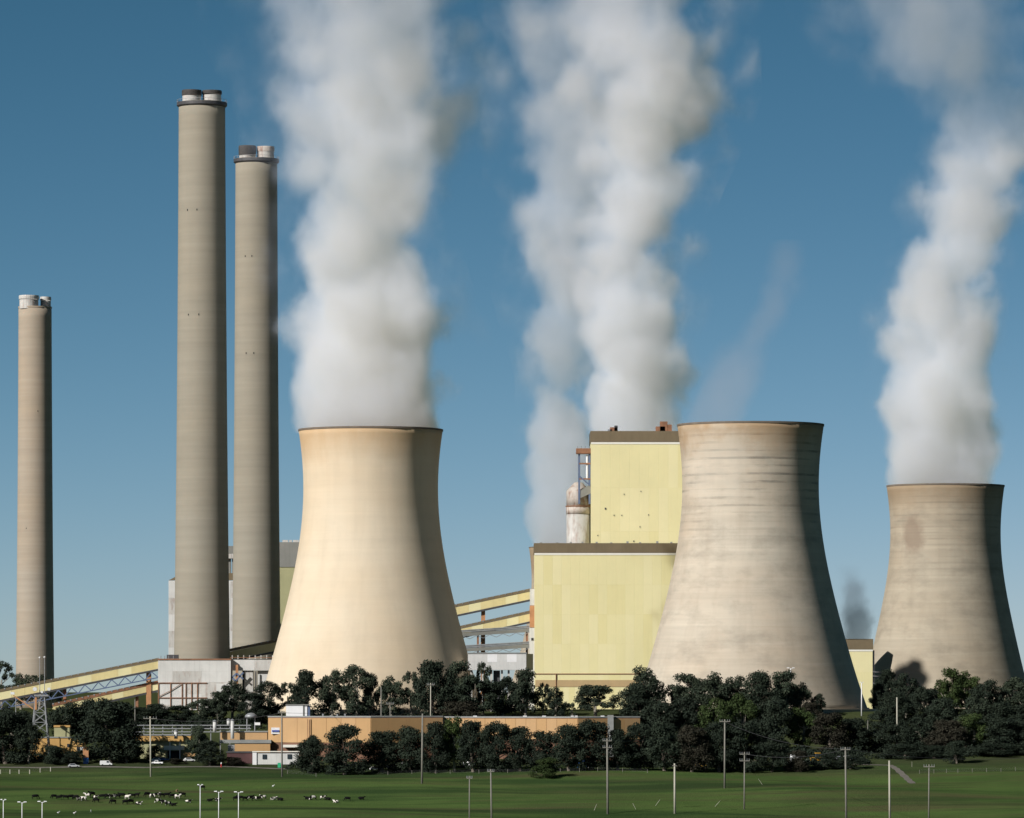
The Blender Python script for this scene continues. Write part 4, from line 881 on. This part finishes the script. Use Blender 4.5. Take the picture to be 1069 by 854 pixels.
HERDS = [
 ("larger herd", "cows of the larger herd", [
  (36.7, 834.5, bk, "grazing", "black cow grazing alone, well apart from the larger herd"),
  (56.4, 834, bk, "grazing", None), (62, 835, bk, "standing", None), (68, 835, bk, "standing", None), (73.8, 834.5, bk, "grazing", None), (79, 835, bk, "grazing", None),
  (83.3, 836.5, wh, "grazing", None), (87, 836.5, wh, "grazing", None), (91.8, 833, wh, "standing", None), (96, 831.5, bk, "standing", None), (99.5, 835, bw, "standing", None),
  (100.5, 838, bk, "grazing", None), (106.8, 834, bk, "standing", None), (112.5, 834, bw, "grazing", None), (118, 834, bw, "standing", None), (118, 839.5, bk, "grazing", None), (122.5, 833.5, bk, "standing", None),
  (127.5, 833, bk, "standing", None), (133, 834.5, wh, "standing", None), (138, 833, bk, "standing", None), (143, 832.5, bk, "standing", None), (131, 840, bk, "standing", None), (136.5, 839.5, bk, "grazing", None), (144.5, 840.5, bw, "lying", None)]),
 ("middle herd", "cows of the middle herd", [
  (154, 832, bk, "grazing", None), (158.8, 833, bw, "grazing", None), (164, 832, bw, "standing", None), (169, 832.5, bk, "standing", None), (174, 832.5, bk, "standing", None), (180, 833.5, bk, "grazing", None),
  (185.5, 834, wh, "standing", None), (190.8, 832, bk, "standing", None), (165.5, 838.5, bw, "grazing", None), (171, 840, bw, "standing", None), (175.6, 841.5, bw, "grazing", None), (181, 841.5, bk, "lying", None), (196.5, 838, bw, "lying", "black and white cow lying apart at the middle herd's edge")]),
 ("smaller herd", "cows of the smaller herd", [
  (219, 837, bk, "lying", "black cow lying beside a double-headed lamp, first of two"), (227, 836.5, bw, "lying", "black and white cow lying behind the lamp between the herds"),
  (246.5, 836, bk, "grazing", None), (251, 835.5, bk, "standing", None), (255.5, 836, bk, "standing", None), (261, 835.5, bw, "standing", None), (265.8, 836, bw, "grazing", None), (269.5, 836, bk, "grazing", None), (275, 834.5, wh, "standing", None),
  (285.5, 835.5, wh, "lying", "mostly white cow lying just past the smaller herd"), (292.8, 836, bk, "lying", "black cow lying next to the white one past the smaller herd")]),
 ("outer group", "cows scattered below the portable cabin", [
  (321.5, 835, bk, "lying", "black cow lying at the scattered group's near end, left of a standing one"), (327, 835.5, bw, "grazing", "black and white cow grazing among the scattered group"),
  (337, 835, bw, "standing", "large black cow with a white rear, biggest of the scattered group"), (342.5, 835.5, bk, "lying", "black cow lying against the large white-rumped one"), (350.6, 838.3, wh, "lying", "white cow lying lowest in the scattered group"),
  (363, 836.5, bk, "grazing", "black cow grazing past the lying white one"), (377, 835, bk, "lying", "black cow lying last and farthest from the herds")]),
 ("lone", "single animals in the pasture", [(211, 824.5, bk, "standing", "black cow standing behind the taller lamp post with a short arm")]),
]
ordn = ["first", "second", "third", "fourth", "fifth", "sixth", "seventh", "eighth", "ninth", "tenth", "eleventh", "twelfth", "thirteenth", "fourteenth"]
for hn, grp, cows in HERDS:
    cnt = {}
    for (px, py, cn, ps, lab) in sorted(cows, key=lambda c: c[0]):
        if not lab:
            k = cnt.get((cn, ps), 0); cnt[(cn, ps)] = k+1
            lab = f"{cn} cow {ps}, {ordn[k]} such from the lattice mast's side in the {hn}"
        D = hit(px, py); x = X(px, D)
        o = share("cow", _cm[(ps, cn)], (x, D, zg(x, D)-.02)); s = rnd.uniform(1.02, 1.18); o.scale = (s, s*1.15, s*1.12)
        o.rotation_euler = (0, 0, rnd.choice((0, math.pi)) + rnd.uniform(-.6, .6)); tag(o, lab, "cow", grp)
# a small tan calf and white birds
D = hit(184.7, 827); x = X(184.7, D)
tan_cow = _cm[("standing", wh)].copy(); tan_cow.materials.clear(); tan_cow.materials.append(plain("tan_coat", (.34, .22, .12), .8, .15, 1, objspace=True))
c = share("calf", tan_cow, (x, D, zg(x, D))); c.scale = (.75,)*3; c.rotation_euler = (0, 0, 1.3); tag(c, "small tan animal standing behind the middle herd's white cow", "calf")
def bird_mesh():
    mb = MB(); n = 10; prof = [(.02, -.45), (.16, -.25), (.22, 0), (.17, .22), (.06, .38)]
    vs = [(z, r*math.cos(2*math.pi*k/n), .42 + r*.9*math.sin(2*math.pi*k/n) + z*.2) for r, z in prof for k in range(n)]
    mb.add(vs, [(i*n+k, i*n+(k+1) % n, (i+1)*n+(k+1) % n, (i+1)*n+k) for i in range(len(prof)-1) for k in range(n)])
    mb.cyl((.34, 0, .52), (.46, 0, .82), .06, .05, 8); mb.cyl((.44, 0, .80), (.58, 0, .84), .08, .06, 8); mb.cyl((.56, 0, .84), (.80, 0, .70), .03, .01, 6)
    for s in (-1, 1): mb.cyl((0, s*.07, 0), (0, s*.07, .3), .02, n=6)
    me = bpy.data.meshes.new("bird"); me.from_pydata(mb.v, [], mb.f); me.materials.append(M["white_clean"]); return me
bmz = bird_mesh()
for px, py, lab in ((60.8, 849.5, "white bird in the grass, first of three below the larger herd"), (77.5, 850, "brightest white bird, middle of three below the larger herd"), (95, 848, "white bird, last of three below the larger herd"), (285, 821.8, "white bird alone on the slope above the smaller herd")):
    D = hit(px, py); x = X(px, D); o = share("bird", bmz, (x, D, zg(x, D)), rz=rnd.uniform(0, 6)); o.scale = (1.1,)*3; tag(o, lab, "bird", "white birds in the pasture")

# ------------------------------------------------------------------ vehicles
def car_parts(kind):
    L, Wd = 4.6, 1.85
    if kind == "van": body = [(-2.3, .45), (-2.3, 1.95), (-2.1, 2.1), (1.1, 2.1), (1.75, 1.2), (2.35, 1.0), (2.4, .45)]
    elif kind == "ute": body = [(-2.5, .5), (-2.5, 1.05), (-.6, 1.05), (-.5, 1.7), (.6, 1.72), (1.2, 1.08), (2.3, .95), (2.4, .5)]
    else: body = [(-2.25, .45), (-2.3, .95), (-1.9, 1.1), (-1.5, 1.55), (.3, 1.58), (1.1, 1.05), (2.2, .88), (2.3, .45)]
    n = len(body); inset = lambda z: Wd/2 - max(0, z-1.0)*.22
    vs = [(x, -inset(z), z) for x, z in body] + [(x, inset(z), z) for x, z in body]
    fs = [tuple(range(n)), tuple(range(2*n-1, n-1, -1))] + [((i+1) % n, i, i+n, (i+1) % n+n) for i in range(n)]
    win = {"van": [(.2, 1.3), (1.45, 1.3), (1.0, 1.95), (.2, 1.95)], "ute": [(-.42, 1.12), (1.0, 1.12), (.52, 1.6), (-.40, 1.6)], "car": [(-1.6, 1.05), (.85, 1.05), (.25, 1.48), (-1.35, 1.48)]}[kind]
    return vs, fs, win
def vehicle(kind, px, py, D, rz, m, label, cat, group):
    x = X(px, D); root = empty({"van": "van", "ute": "pickup_truck", "car": "car"}[kind], (x, D, zg(x, D)+.02), label, cat, group, rz)
    vs, fs, win = car_parts(kind)
    def part(nm, vs, fs, m):
        me = bpy.data.meshes.new(nm); me.from_pydata(vs, [], fs); me.materials.append(m); o = bpy.data.objects.new(nm, me); col.objects.link(o); o.parent = root; return o
    part("body", vs, fs, M[m])
    for s in (-1, 1):
        v = [(x_, s*(.94-max(0, z_-1)*.22), z_) for x_, z_ in win] + [(x_, s*(.85-max(0, z_-1)*.22), z_) for x_, z_ in win]
        part("side_window", v, [(0,1,2,3),(7,6,5,4),(0,4,5,1),(1,5,6,2),(2,6,7,3),(3,7,4,0)], M["glass"])
        for wx in (-1.45, 1.45):
            w_ = MB(); w_.cyl((wx, s*.75, .36), (wx, s*.96, .36), .36, n=14); part("wheel", w_.v, w_.f, M["tyre"])
        part("headlight", *(lambda b: (b.v, b.f))(MB().box(2.25, 2.36, s*.62-.15, s*.62+.15, .70, .85)), M["lamp"])
    return root
gv = "vehicles parked at the top of the pasture"
vehicle("ute", 164, 797, 2093, math.pi-.15, "car_white", "white car parked nearest the slim pole, front of the pair", "car", gv)
vehicle("car", 161.5, 791, 2106, math.pi+.2, "car_white", "white car parked just behind the other white one by the pole", "car", gv)
vehicle("car", 197.5, 793, 2108, .3, "car_white", "white car parked by the porch with a brick planter", "car", gv)
vehicle("car", 170, 791, 2110, .2, "car_blue", "dark blue car in the shade beside the two white cars", "car", gv)
vehicle("van", 110.5, 795, 2088, .2, "car_white", "white-topped vehicle half hidden under the big dark tree", "van", gv)
vehicle("car", 77, 801, 2084, .1, "car_silver", "pale small car at the end of the rounded bushes", "car", gv)
for px, py, D, k, m, lab in ((817, 788, 2100, "car", "car_white", "white car in shade, first below the banded tower"), (826, 785, 2104, "car", "car_silver", "silver car beside the white one below the banded tower"), (831, 781, 2125, "van", "car_white", "white van tucked under the trees near the yellow machine"),
                             (843, 785, 2105, "car", "car_white", "white car next to the yellow machine"), (875, 782, 2118, "car", "car_silver", "silver car between the yellow machine and track"), (884.5, 782, 2112, "van", "car_white", "white van by the start of the gravel track"), (893, 783, 2112, "car", "car_blue", "blue car by the start of the gravel track"),
                             (392, 801, 2080, "car", "car_white", "white car under trees at the workshop corner"), (409, 800, 2086, "car", "car_silver", "silver car under trees left of the tallest bare pole"), (425, 799, 2090, "van", "car_white", "white van under trees at the tallest bare pole"), (434, 799, 2088, "ute", "car_silver", "silver pickup under trees beside the tallest bare pole"), (490, 797, 2088, "van", "car_white", "white van glimpsed through the trees below the second tan hall"), (731, 789, 2092, "van", "yel_paint", "orange van glimpsed under the russet tree by the crossarm pole")):
    vehicle(k, px, py, D, rnd.choice((0, math.pi))+rnd.uniform(-.4, .4), m, lab, {"car": "car", "van": "van", "ute": "pickup"}[k], gv)
# yellow machine: a small wheel loader
xm_, dm_ = X(854, 2104), 2104.0; ld = empty("wheel_loader", (xm_, dm_, zg(xm_, dm_)), "yellow wheel loader parked in a gap of the trees below the banded tower", "loader", None, .2)
def lp(nm, b, m): return b.build(nm, M[m], ld, org=(0, 0, 0)) if False else _lp(nm, b, m)
def _lp(nm, b, m):
    me = bpy.data.meshes.new(nm); me.from_pydata(b.v, [], b.f); me.materials.append(M[m]); o = bpy.data.objects.new(nm, me); col.objects.link(o); o.parent = ld; return o
_lp("body", MB().add([(-3.2,-1.2,.9),(1,-1.2,.9),(1,1.2,.9),(-3.2,1.2,.9),(-3.1,-1.1,2.3),(.8,-1.1,2.5),(.8,1.1,2.5),(-3.1,1.1,2.3)], [(0,3,2,1),(4,5,6,7),(0,1,5,4),(1,2,6,5),(2,3,7,6),(3,0,4,7)]), "yel_paint")
_lp("cab", MB().box(-1.0, .7, -.9, .9, 2.45, 3.9), "glass"); _lp("cab_roof", MB().box(-1.15, .85, -1.0, 1.0, 3.92, 4.15), "yel_paint")
for s in (-1, 1):
    for wx in (-2.1, 1.6): _lp("wheel", MB().cyl((wx, s*.8, .95), (wx, s*1.4, .95), .95, n=18), "tyre")
    _lp("lift_arm", MB().bar((.9, s*.7, 2.0), (3.4, s*.7, .9), .3, .4), "yel_paint")
_lp("bucket", MB().add([(3.2,-1.5,.3),(3.2,1.5,.3),(4.5,1.5,.2),(4.5,-1.5,.2),(3.1,-1.5,1.5),(3.1,1.5,1.5),(4.0,1.5,1.5),(4.0,-1.5,1.5)], [(0,1,2,3),(7,6,5,4),(0,4,5,1),(1,5,6,2),(2,6,7,3),(3,7,4,0)]), "yel_paint")
# drums, stacks
for px, py, m, lab in ((604.5, 795.5, "blue", "blue drum under the rounded tree, first of three"), (610, 795.5, "blue", "taller blue drum in the middle of three"), (616.5, 795.5, "white_clean", "white drum beside the blue ones, last of three")):
    d_ = 2085.0; x_ = X(px, d_); t_ = empty("storage_drum", (x_, d_, zg(x_, d_)), lab, "drum", "drums under the rounded tree")
    h_ = 3.4 if px > 606 and px < 612 else 2.4; g_ = zg(x_, d_)
    MB().lathe((x_, d_), [(.95, g_), (.95, g_+h_), (.7, g_+h_+.15), (.05, g_+h_+.2)], 18).build("body", M[m], t_, True)
    MB().lathe((x_, d_), [(.96, g_+h_*.5), (1.03, g_+h_*.5), (1.03, g_+h_*.56), (.96, g_+h_*.56)], 18, True).build("hoop", M["dark_steel"], t_)
xr_, dr_ = X(231, 2086), 2086.0; gr_ = zg(xr_, dr_)
hyd = empty("fire_hydrant", (xr_, dr_, gr_), "small red and white post by the dense round tree near the maroon shed", "hydrant")
MB().cyl((xr_, dr_, gr_), (xr_, dr_, gr_+1.3), .28, .24, 12).build("body", M["red"], hyd); MB().lathe((xr_, dr_), [(.26, gr_+1.31), (.24, gr_+1.8), (.05, gr_+2.0)], 12).build("cap", M["white_clean"], hyd)
xg_, dg_ = X(291.5, 2090), 2090.0; bn = empty("wheelie_bin", (xg_, dg_, zg(xg_, dg_)), "bright green bin in front of the white portable cabin", "bin")
MB().box(xg_-.6, xg_+.6, dg_-.4, dg_+.4, zg(xg_, dg_), zg(xg_, dg_)+1.7).build("body", M["green_plastic"], bn); MB().box(xg_-.66, xg_+.66, dg_-.46, dg_+.46, zg(xg_, dg_)+1.71, zg(xg_, dg_)+1.9).build("lid", M["green_plastic"], bn)
ox, od = X(89.5, 2098), 2098.0
ok = empty("fuel_kiosk", (ox, od, zg(ox, od)), "small orange and blue kiosk between the bushes and the big dark tree", "kiosk")
MB().box(ox-1, ox+1, od, od+1.5, zg(ox, od), zg(ox, od)+2.4).build("base", M["blue"], ok); MB().box(ox-1.1, ox+1.1, od-.1, od+1.6, zg(ox, od)+2.42, zg(ox, od)+6.5).build("upper_box", M["orange_steel"], ok)
# ------------------------------------------------------------------ fences
def fence(label, pts, m, h=1.5, rails=3, r=.14):
    q = [Vector((*gp(px, py), 0)) for px, py in pts]
    for v in q: v.z = zg(v.x, v.y)
    root = empty("field_fence", q[0], label, "fence", "field fences")
    for v in q: MB().cyl(v-Vector((0,0,.2)), v+Vector((0,0,h)), r, n=8).build("post", M[m], root)
    for k in range(rails):
        z = h*(.35+.3*k)
        for a, b in zip(q[:-1], q[1:]): MB().cyl(a+Vector((0,0,z)), b+Vector((0,0,z)), .010, n=4).build("wire", M["steel"], root)
    return root
fence("wire fence with white posts along the pasture's top by the dark edge tree", [(-8, 807), (.5, 808), (10.5, 808), (20, 808), (31, 808), (42, 806.5), (52.8, 805.5)], "pole_white", 1.7, r=.2)
fence("wire fence with thin posts below the front tree row", [(300, 808), (330, 811), (378, 808), (405, 809), (430, 808), (455, 808), (470, 808), (500, 807.5), (530, 807), (560, 807), (585, 806), (605, 806), (624, 805), (650, 806), (676, 807)], "pole", 1.5, r=.09)
fence("faint wire fence across the slope below the far cooling tower", [(960, 808), (975, 807.5), (988, 807), (1000, 807), (1015, 806.5), (1030, 806), (1045, 806), (1060, 805), (1075, 805)], "pole", 1.6, r=.08)
for px, py, dx, lab in ((620, 846, 1.2, "thin slanting white stake below the two-crossarm pole"), (664, 845, -1.5, "thin white stake leaning toward the thick pole"), (684, 841, 2.2, "slanted white stake by the short pale pole"), (746, 842, 2.6, "forked white stake below the grey crossarm pole"), (796, 819, -2.0, "leaning white stake behind the shorter two-arm pole"), (900, 801, .1, "short white marker post by the gravel track"), (952, 801, 0, "white marker post above the track's bend")):
    D = hit(px, py); x = X(px, D); g = zg(x, D); o = MB().cyl((x, D, g-.2), (x+dx*.8, D, g+2.2), .07, .05, 7).build("marker_stake", M["pole_white"], None, False, (x, D, g)); tag(o, lab, "stake", "white stakes in the pasture")

# ------------------------------------------------------------------ power cables
def cable(a, b, sag, label):
    A, B_ = P(*a), P(*b); mb = MB(); n = 18; pts = []
    for i in range(n+1):
        t = i/n; p = A + (B_-A)*t; p.z -= 4*sag*t*(1-t); pts.append(p)
    for p, q in zip(pts[:-1], pts[1:]): mb.cyl(p, q, .06, n=5)
    o = mb.build("power_cable", M["dark_steel"], None, False, A); tag(o, label, "cable", "power cables")
cable((634.5, 773, hit(634.5, 850)), (756.5, 753.5, hit(756.5, 823)), 2.5, "sagging cable between the two-crossarm pole and the grey crossarm pole")
cable((756.5, 753.5, hit(756.5, 823)), (883.5, 782, 1810), 2.5, "cable from the grey crossarm pole down to the near white-tipped pole")
cable((883.5, 782, 1810), (1085, 790, 1850), 2.0, "cable leaving the near white-tipped pole past the thicket")
cable((294.5, 744, hit(294.5, 811)), (398, 735, 2200), 1.5, "cable from the sign's pole to the plain pole behind the workshop")

cable((157.5, 750, hit(157.5, 811)), (294.5, 744, hit(294.5, 811)), 2.2, "cable from the pole by the white cars across to the sign's pole")
cable((777, 787, hit(777, 845)), (883.5, 782, 1810), 2.0, "cable from the shorter two-arm pole to the near white-tipped pole")

# ------------------------------------------------------------------ steam and smoke
def plume(name, label, cat, D, keys, dens, scale=30., amp=1.5, soft=.9, colr=(.745, .82, 1.0), seed=0, absorb=False, hull=1.2, group=None, detail=6, veil=.0):
    """keys: (py, centre px, half width px, density) from the mouth upward"""
    s = D/F; ks = sorted(keys, key=lambda k: -k[0]); z0 = Z(ks[0][0], D); H = (ks[0][0]-ks[-1][0])*s; x0 = X(ks[0][1], D)
    t = [(ks[0][0]-k[0])*s/H for k in ks]; off = [(k[1]-ks[0][1])*s for k in ks]; rr = [k[2]*s for k in ks]; de = [k[3] for k in ks]
    A = max(1., max(abs(o) for o in off))*1.02; Rm = max(rr)*1.02
    m = bpy.data.materials.new(name); m.use_nodes = True; nt = m.node_tree; nt.nodes.clear()
    out = nt.nodes.new("ShaderNodeOutputMaterial"); tc = nt.nodes.new("ShaderNodeTexCoord").outputs["Object"]
    sx = nt.nodes.new("ShaderNodeSeparateXYZ"); nt.links.new(tc, sx.inputs[0])
    tn = math_n(nt, 'DIVIDE', sx.outputs[2], H)
    def curve(vals):
        c = nt.nodes.new("ShaderNodeFloatCurve"); cu = c.mapping.curves[0]
        pts = list(zip(t, vals)); cu.points[0].location = pts[0]; cu.points[1].location = pts[-1]
        for p in pts[1:-1]: cu.points.new(*p)
        c.mapping.update(); nt.links.new(tn, c.inputs["Value"]); return c.outputs[0]
    cxn = math_n(nt, 'SUBTRACT', math_n(nt, 'MULTIPLY', curve([(o+A)/(2*A) for o in off]), 2*A), A)
    rn = math_n(nt, 'MULTIPLY', curve([r/Rm for r in rr]), Rm)
    dx = math_n(nt, 'SUBTRACT', sx.outputs[0], cxn); yy = sx.outputs[1]
    dd = math_n(nt, 'SQRT', math_n(nt, 'ADD', math_n(nt, 'MULTIPLY', dx, dx), math_n(nt, 'MULTIPLY', yy, yy)))
    d = math_n(nt, 'DIVIDE', dd, rn)
    mp = nt.nodes.new("ShaderNodeVectorMath"); mp.operation = 'ADD'; nt.links.new(tc, mp.inputs[0]); mp.inputs[1].default_value = (seed*371.3, seed*113.7, seed*59.1)
    n = noise(nt, mp.outputs[0], 1/scale, detail, .60, (1, 1, .8))
    if not absorb:     # rounded lobes: distance to scattered centres, bent by the finer noise
        vo = nt.nodes.new("ShaderNodeTexVoronoi"); vo.feature = 'F1'; vo.inputs["Scale"].default_value = 1/(scale*.85); vo.inputs["Randomness"].default_value = 1
        wv = nt.nodes.new("ShaderNodeVectorMath"); wv.operation = 'ADD'; nt.links.new(mp.outputs[0], wv.inputs[0])
        ws = nt.nodes.new("ShaderNodeVectorMath"); ws.operation = 'SCALE'; ws.inputs[0].default_value = (1, .7, -.8); nt.links.new(math_n(nt, 'MULTIPLY', n, scale*.7), ws.inputs["Scale"])
        nt.links.new(ws.outputs[0], wv.inputs[1]); nt.links.new(wv.outputs[0], vo.inputs["Vector"])
        lob = math_n(nt, 'SUBTRACT', .98, vo.outputs["Distance"])
        n = math_n(nt, 'ADD', math_n(nt, 'MULTIPLY', n, .70), math_n(nt, 'MULTIPLY', lob, .30))
    ampn = ramp(nt, tn, 0, .3, amp*.4, amp)
    val = math_n(nt, 'ADD', math_n(nt, 'SUBTRACT', 1, d), math_n(nt, 'MULTIPLY', math_n(nt, 'SUBTRACT', n, .5), ampn))
    mr = nt.nodes.new("ShaderNodeMapRange"); mr.interpolation_type = 'SMOOTHSTEP'; nt.links.new(val, mr.inputs[0]); mr.inputs[1].default_value = .0; nt.links.new(ramp(nt, tn, 0, .45, soft*.3, soft), mr.inputs[2])
    body = mr.outputs[0]
    if veil:       # thin ragged vapour round the dense core, growing with height
        v2 = math_n(nt, 'ADD', math_n(nt, 'SUBTRACT', 1, math_n(nt, 'MULTIPLY', d, .70)), math_n(nt, 'MULTIPLY', math_n(nt, 'SUBTRACT', n, .5), math_n(nt, 'MULTIPLY', ampn, 1.2)))
        m2 = nt.nodes.new("ShaderNodeMapRange"); m2.interpolation_type = 'SMOOTHSTEP'; nt.links.new(v2, m2.inputs[0]); m2.inputs[1].default_value = .05; m2.inputs[2].default_value = 1.0
        body = math_n(nt, 'ADD', body, math_n(nt, 'MULTIPLY', math_n(nt, 'MULTIPLY', m2.outputs[0], veil), ramp(nt, tn, .08, .45)))
    den = math_n(nt, 'MULTIPLY', math_n(nt, 'MULTIPLY', body, curve(de)), dens)
    if absorb:
        v = nt.nodes.new("ShaderNodeVolumePrincipled"); v.inputs["Color"].default_value = (*colr, 1)
    else:
        v = nt.nodes.new("ShaderNodeVolumeScatter"); v.inputs["Color"].default_value = (*colr, 1); v.inputs["Anisotropy"].default_value = .1
    nt.links.new(den, v.inputs["Density"]); nt.links.new(v.outputs[0], out.inputs["Volume"])
    g = random.Random(seed); nseg, nr = 20, 36; vs = []
    ph = [g.uniform(0, 6.28) for _ in range(4)]
    for i in range(nr+1):
        u = i/nr; r = np.interp(u, t, rr)*hull; cx = np.interp(u, t, off)
        for k in range(nseg):
            a = 2*math.pi*k/nseg; q = r*(1+.05*math.sin(3*a+ph[0]+u*14)+.05*math.sin(2*a+ph[1]-u*23)); vs.append((x0+cx+q*math.cos(a), D+q*math.sin(a), z0+u*H))
    fs = [(i*nseg+k, i*nseg+(k+1) % nseg, (i+1)*nseg+(k+1) % nseg, (i+1)*nseg+k) for i in range(nr) for k in range(nseg)]
    fs += [tuple(range(nseg-1, -1, -1)), tuple(nr*nseg+k for k in range(nseg))]
    mb = MB(); mb.add(vs, fs); o = mb.build(name, m, None, False, (x0, D, z0)); tag(o, label, cat, group); return o
gs = "steam plumes of the power station"
plume("steam_plume", "dense white steam column rising from the smooth cream cooling tower", "steam", D1,
      [(452, 387, 73, 1), (430, 387, 79, 1), (390, 386, 85, 1), (350, 386, 86, .95), (310, 382, 81, .9), (270, 379, 77, .85), (230, 378, 74, .7), (190, 384, 86, .6), (150, 387, 96, .5), (100, 390, 102, .5), (50, 388, 106, .36), (0, 382, 112, .25), (-60, 380, 118, .25), (-130, 385, 110, 0)],
      .095, 30, 3.0, .62, seed=1, group=gs, veil=.38, hull=1.55)
plume("steam_plume", "narrow steam column rising behind the silo beside the boiler house", "steam", D4,
      [(572, 591, 38, 1), (540, 588, 37, 1), (500, 586, 36, 1), (450, 586, 37, .9), (400, 588, 37, .8), (350, 586, 43, .55), (300, 588, 50, .45), (250, 595, 56, .6), (200, 594, 60, .4), (150, 598, 64, .3), (100, 606, 70, .28), (50, 608, 74, .22), (0, 606, 76, .18), (-80, 615, 70, 0)],
      .05, 44, 3.1, .65, seed=5, group=gs, veil=.40, hull=1.5)
plume("steam_plume", "broad double steam column rising behind the tall yellow boiler house", "steam", 3700.0,
      [(500, 664, 46, 1), (450, 664, 50, 1), (400, 661, 57, 1), (350, 654, 55, .9), (300, 653, 55, .8), (250, 660, 54, .75), (200, 668, 58, .7), (150, 674, 68, .7), (100, 672, 82, .65), (50, 662, 90, .5), (0, 652, 94, .25), (-60, 650, 84, .2), (-120, 650, 84, 0)],
      .07, 40, 3.0, .62, seed=9, group=gs, veil=.38, hull=1.55)
plume("steam_plume", "white steam column bending sideways above the far cooling tower", "steam", D3,
      [(510, 987, 58, 1), (490, 985, 61, 1), (450, 983, 63, 1), (400, 984, 60, .95), (350, 979, 56, .9), (310, 974, 54, .85), (270, 985, 54, .85), (230, 1003, 58, .85), (190, 1016, 60, .8), (150, 1030, 58, .5), (115, 1032, 66, .2), (85, 1008, 80, .15), (50, 978, 96, .13), (10, 966, 104, .12), (-40, 960, 104, .09), (-110, 950, 90, 0)],
      .085, 32, 2.9, .6, seed=13, group=gs, veil=.22, hull=1.5)
plume("steam_wisp", "faint thin wisp of vapour drifting up off the banded cooling tower", "steam", D2,
      [(446, 740, 34, .5), (430, 748, 36, .7), (400, 762, 36, .7), (370, 778, 34, .7), (340, 795, 32, .7), (310, 810, 30, .7), (280, 820, 28, .6), (250, 822, 26, 0)],
      .022, 26, 2.2, .9, seed=21, group=gs, colr=(.80, .72, .76))
plume("smoke_plume", "small dark grey smoke puff above the little yellow building", "smoke", 2660.0,
      [(668, 893, 15, 1), (652, 893, 19, 1), (634, 893, 21, 1), (616, 892, 20, .8), (602, 889, 18, .35), (588, 884, 15, 0)],
      .075, 12, 2.6, .8, (.25, .26, .30), seed=17, absorb=True)
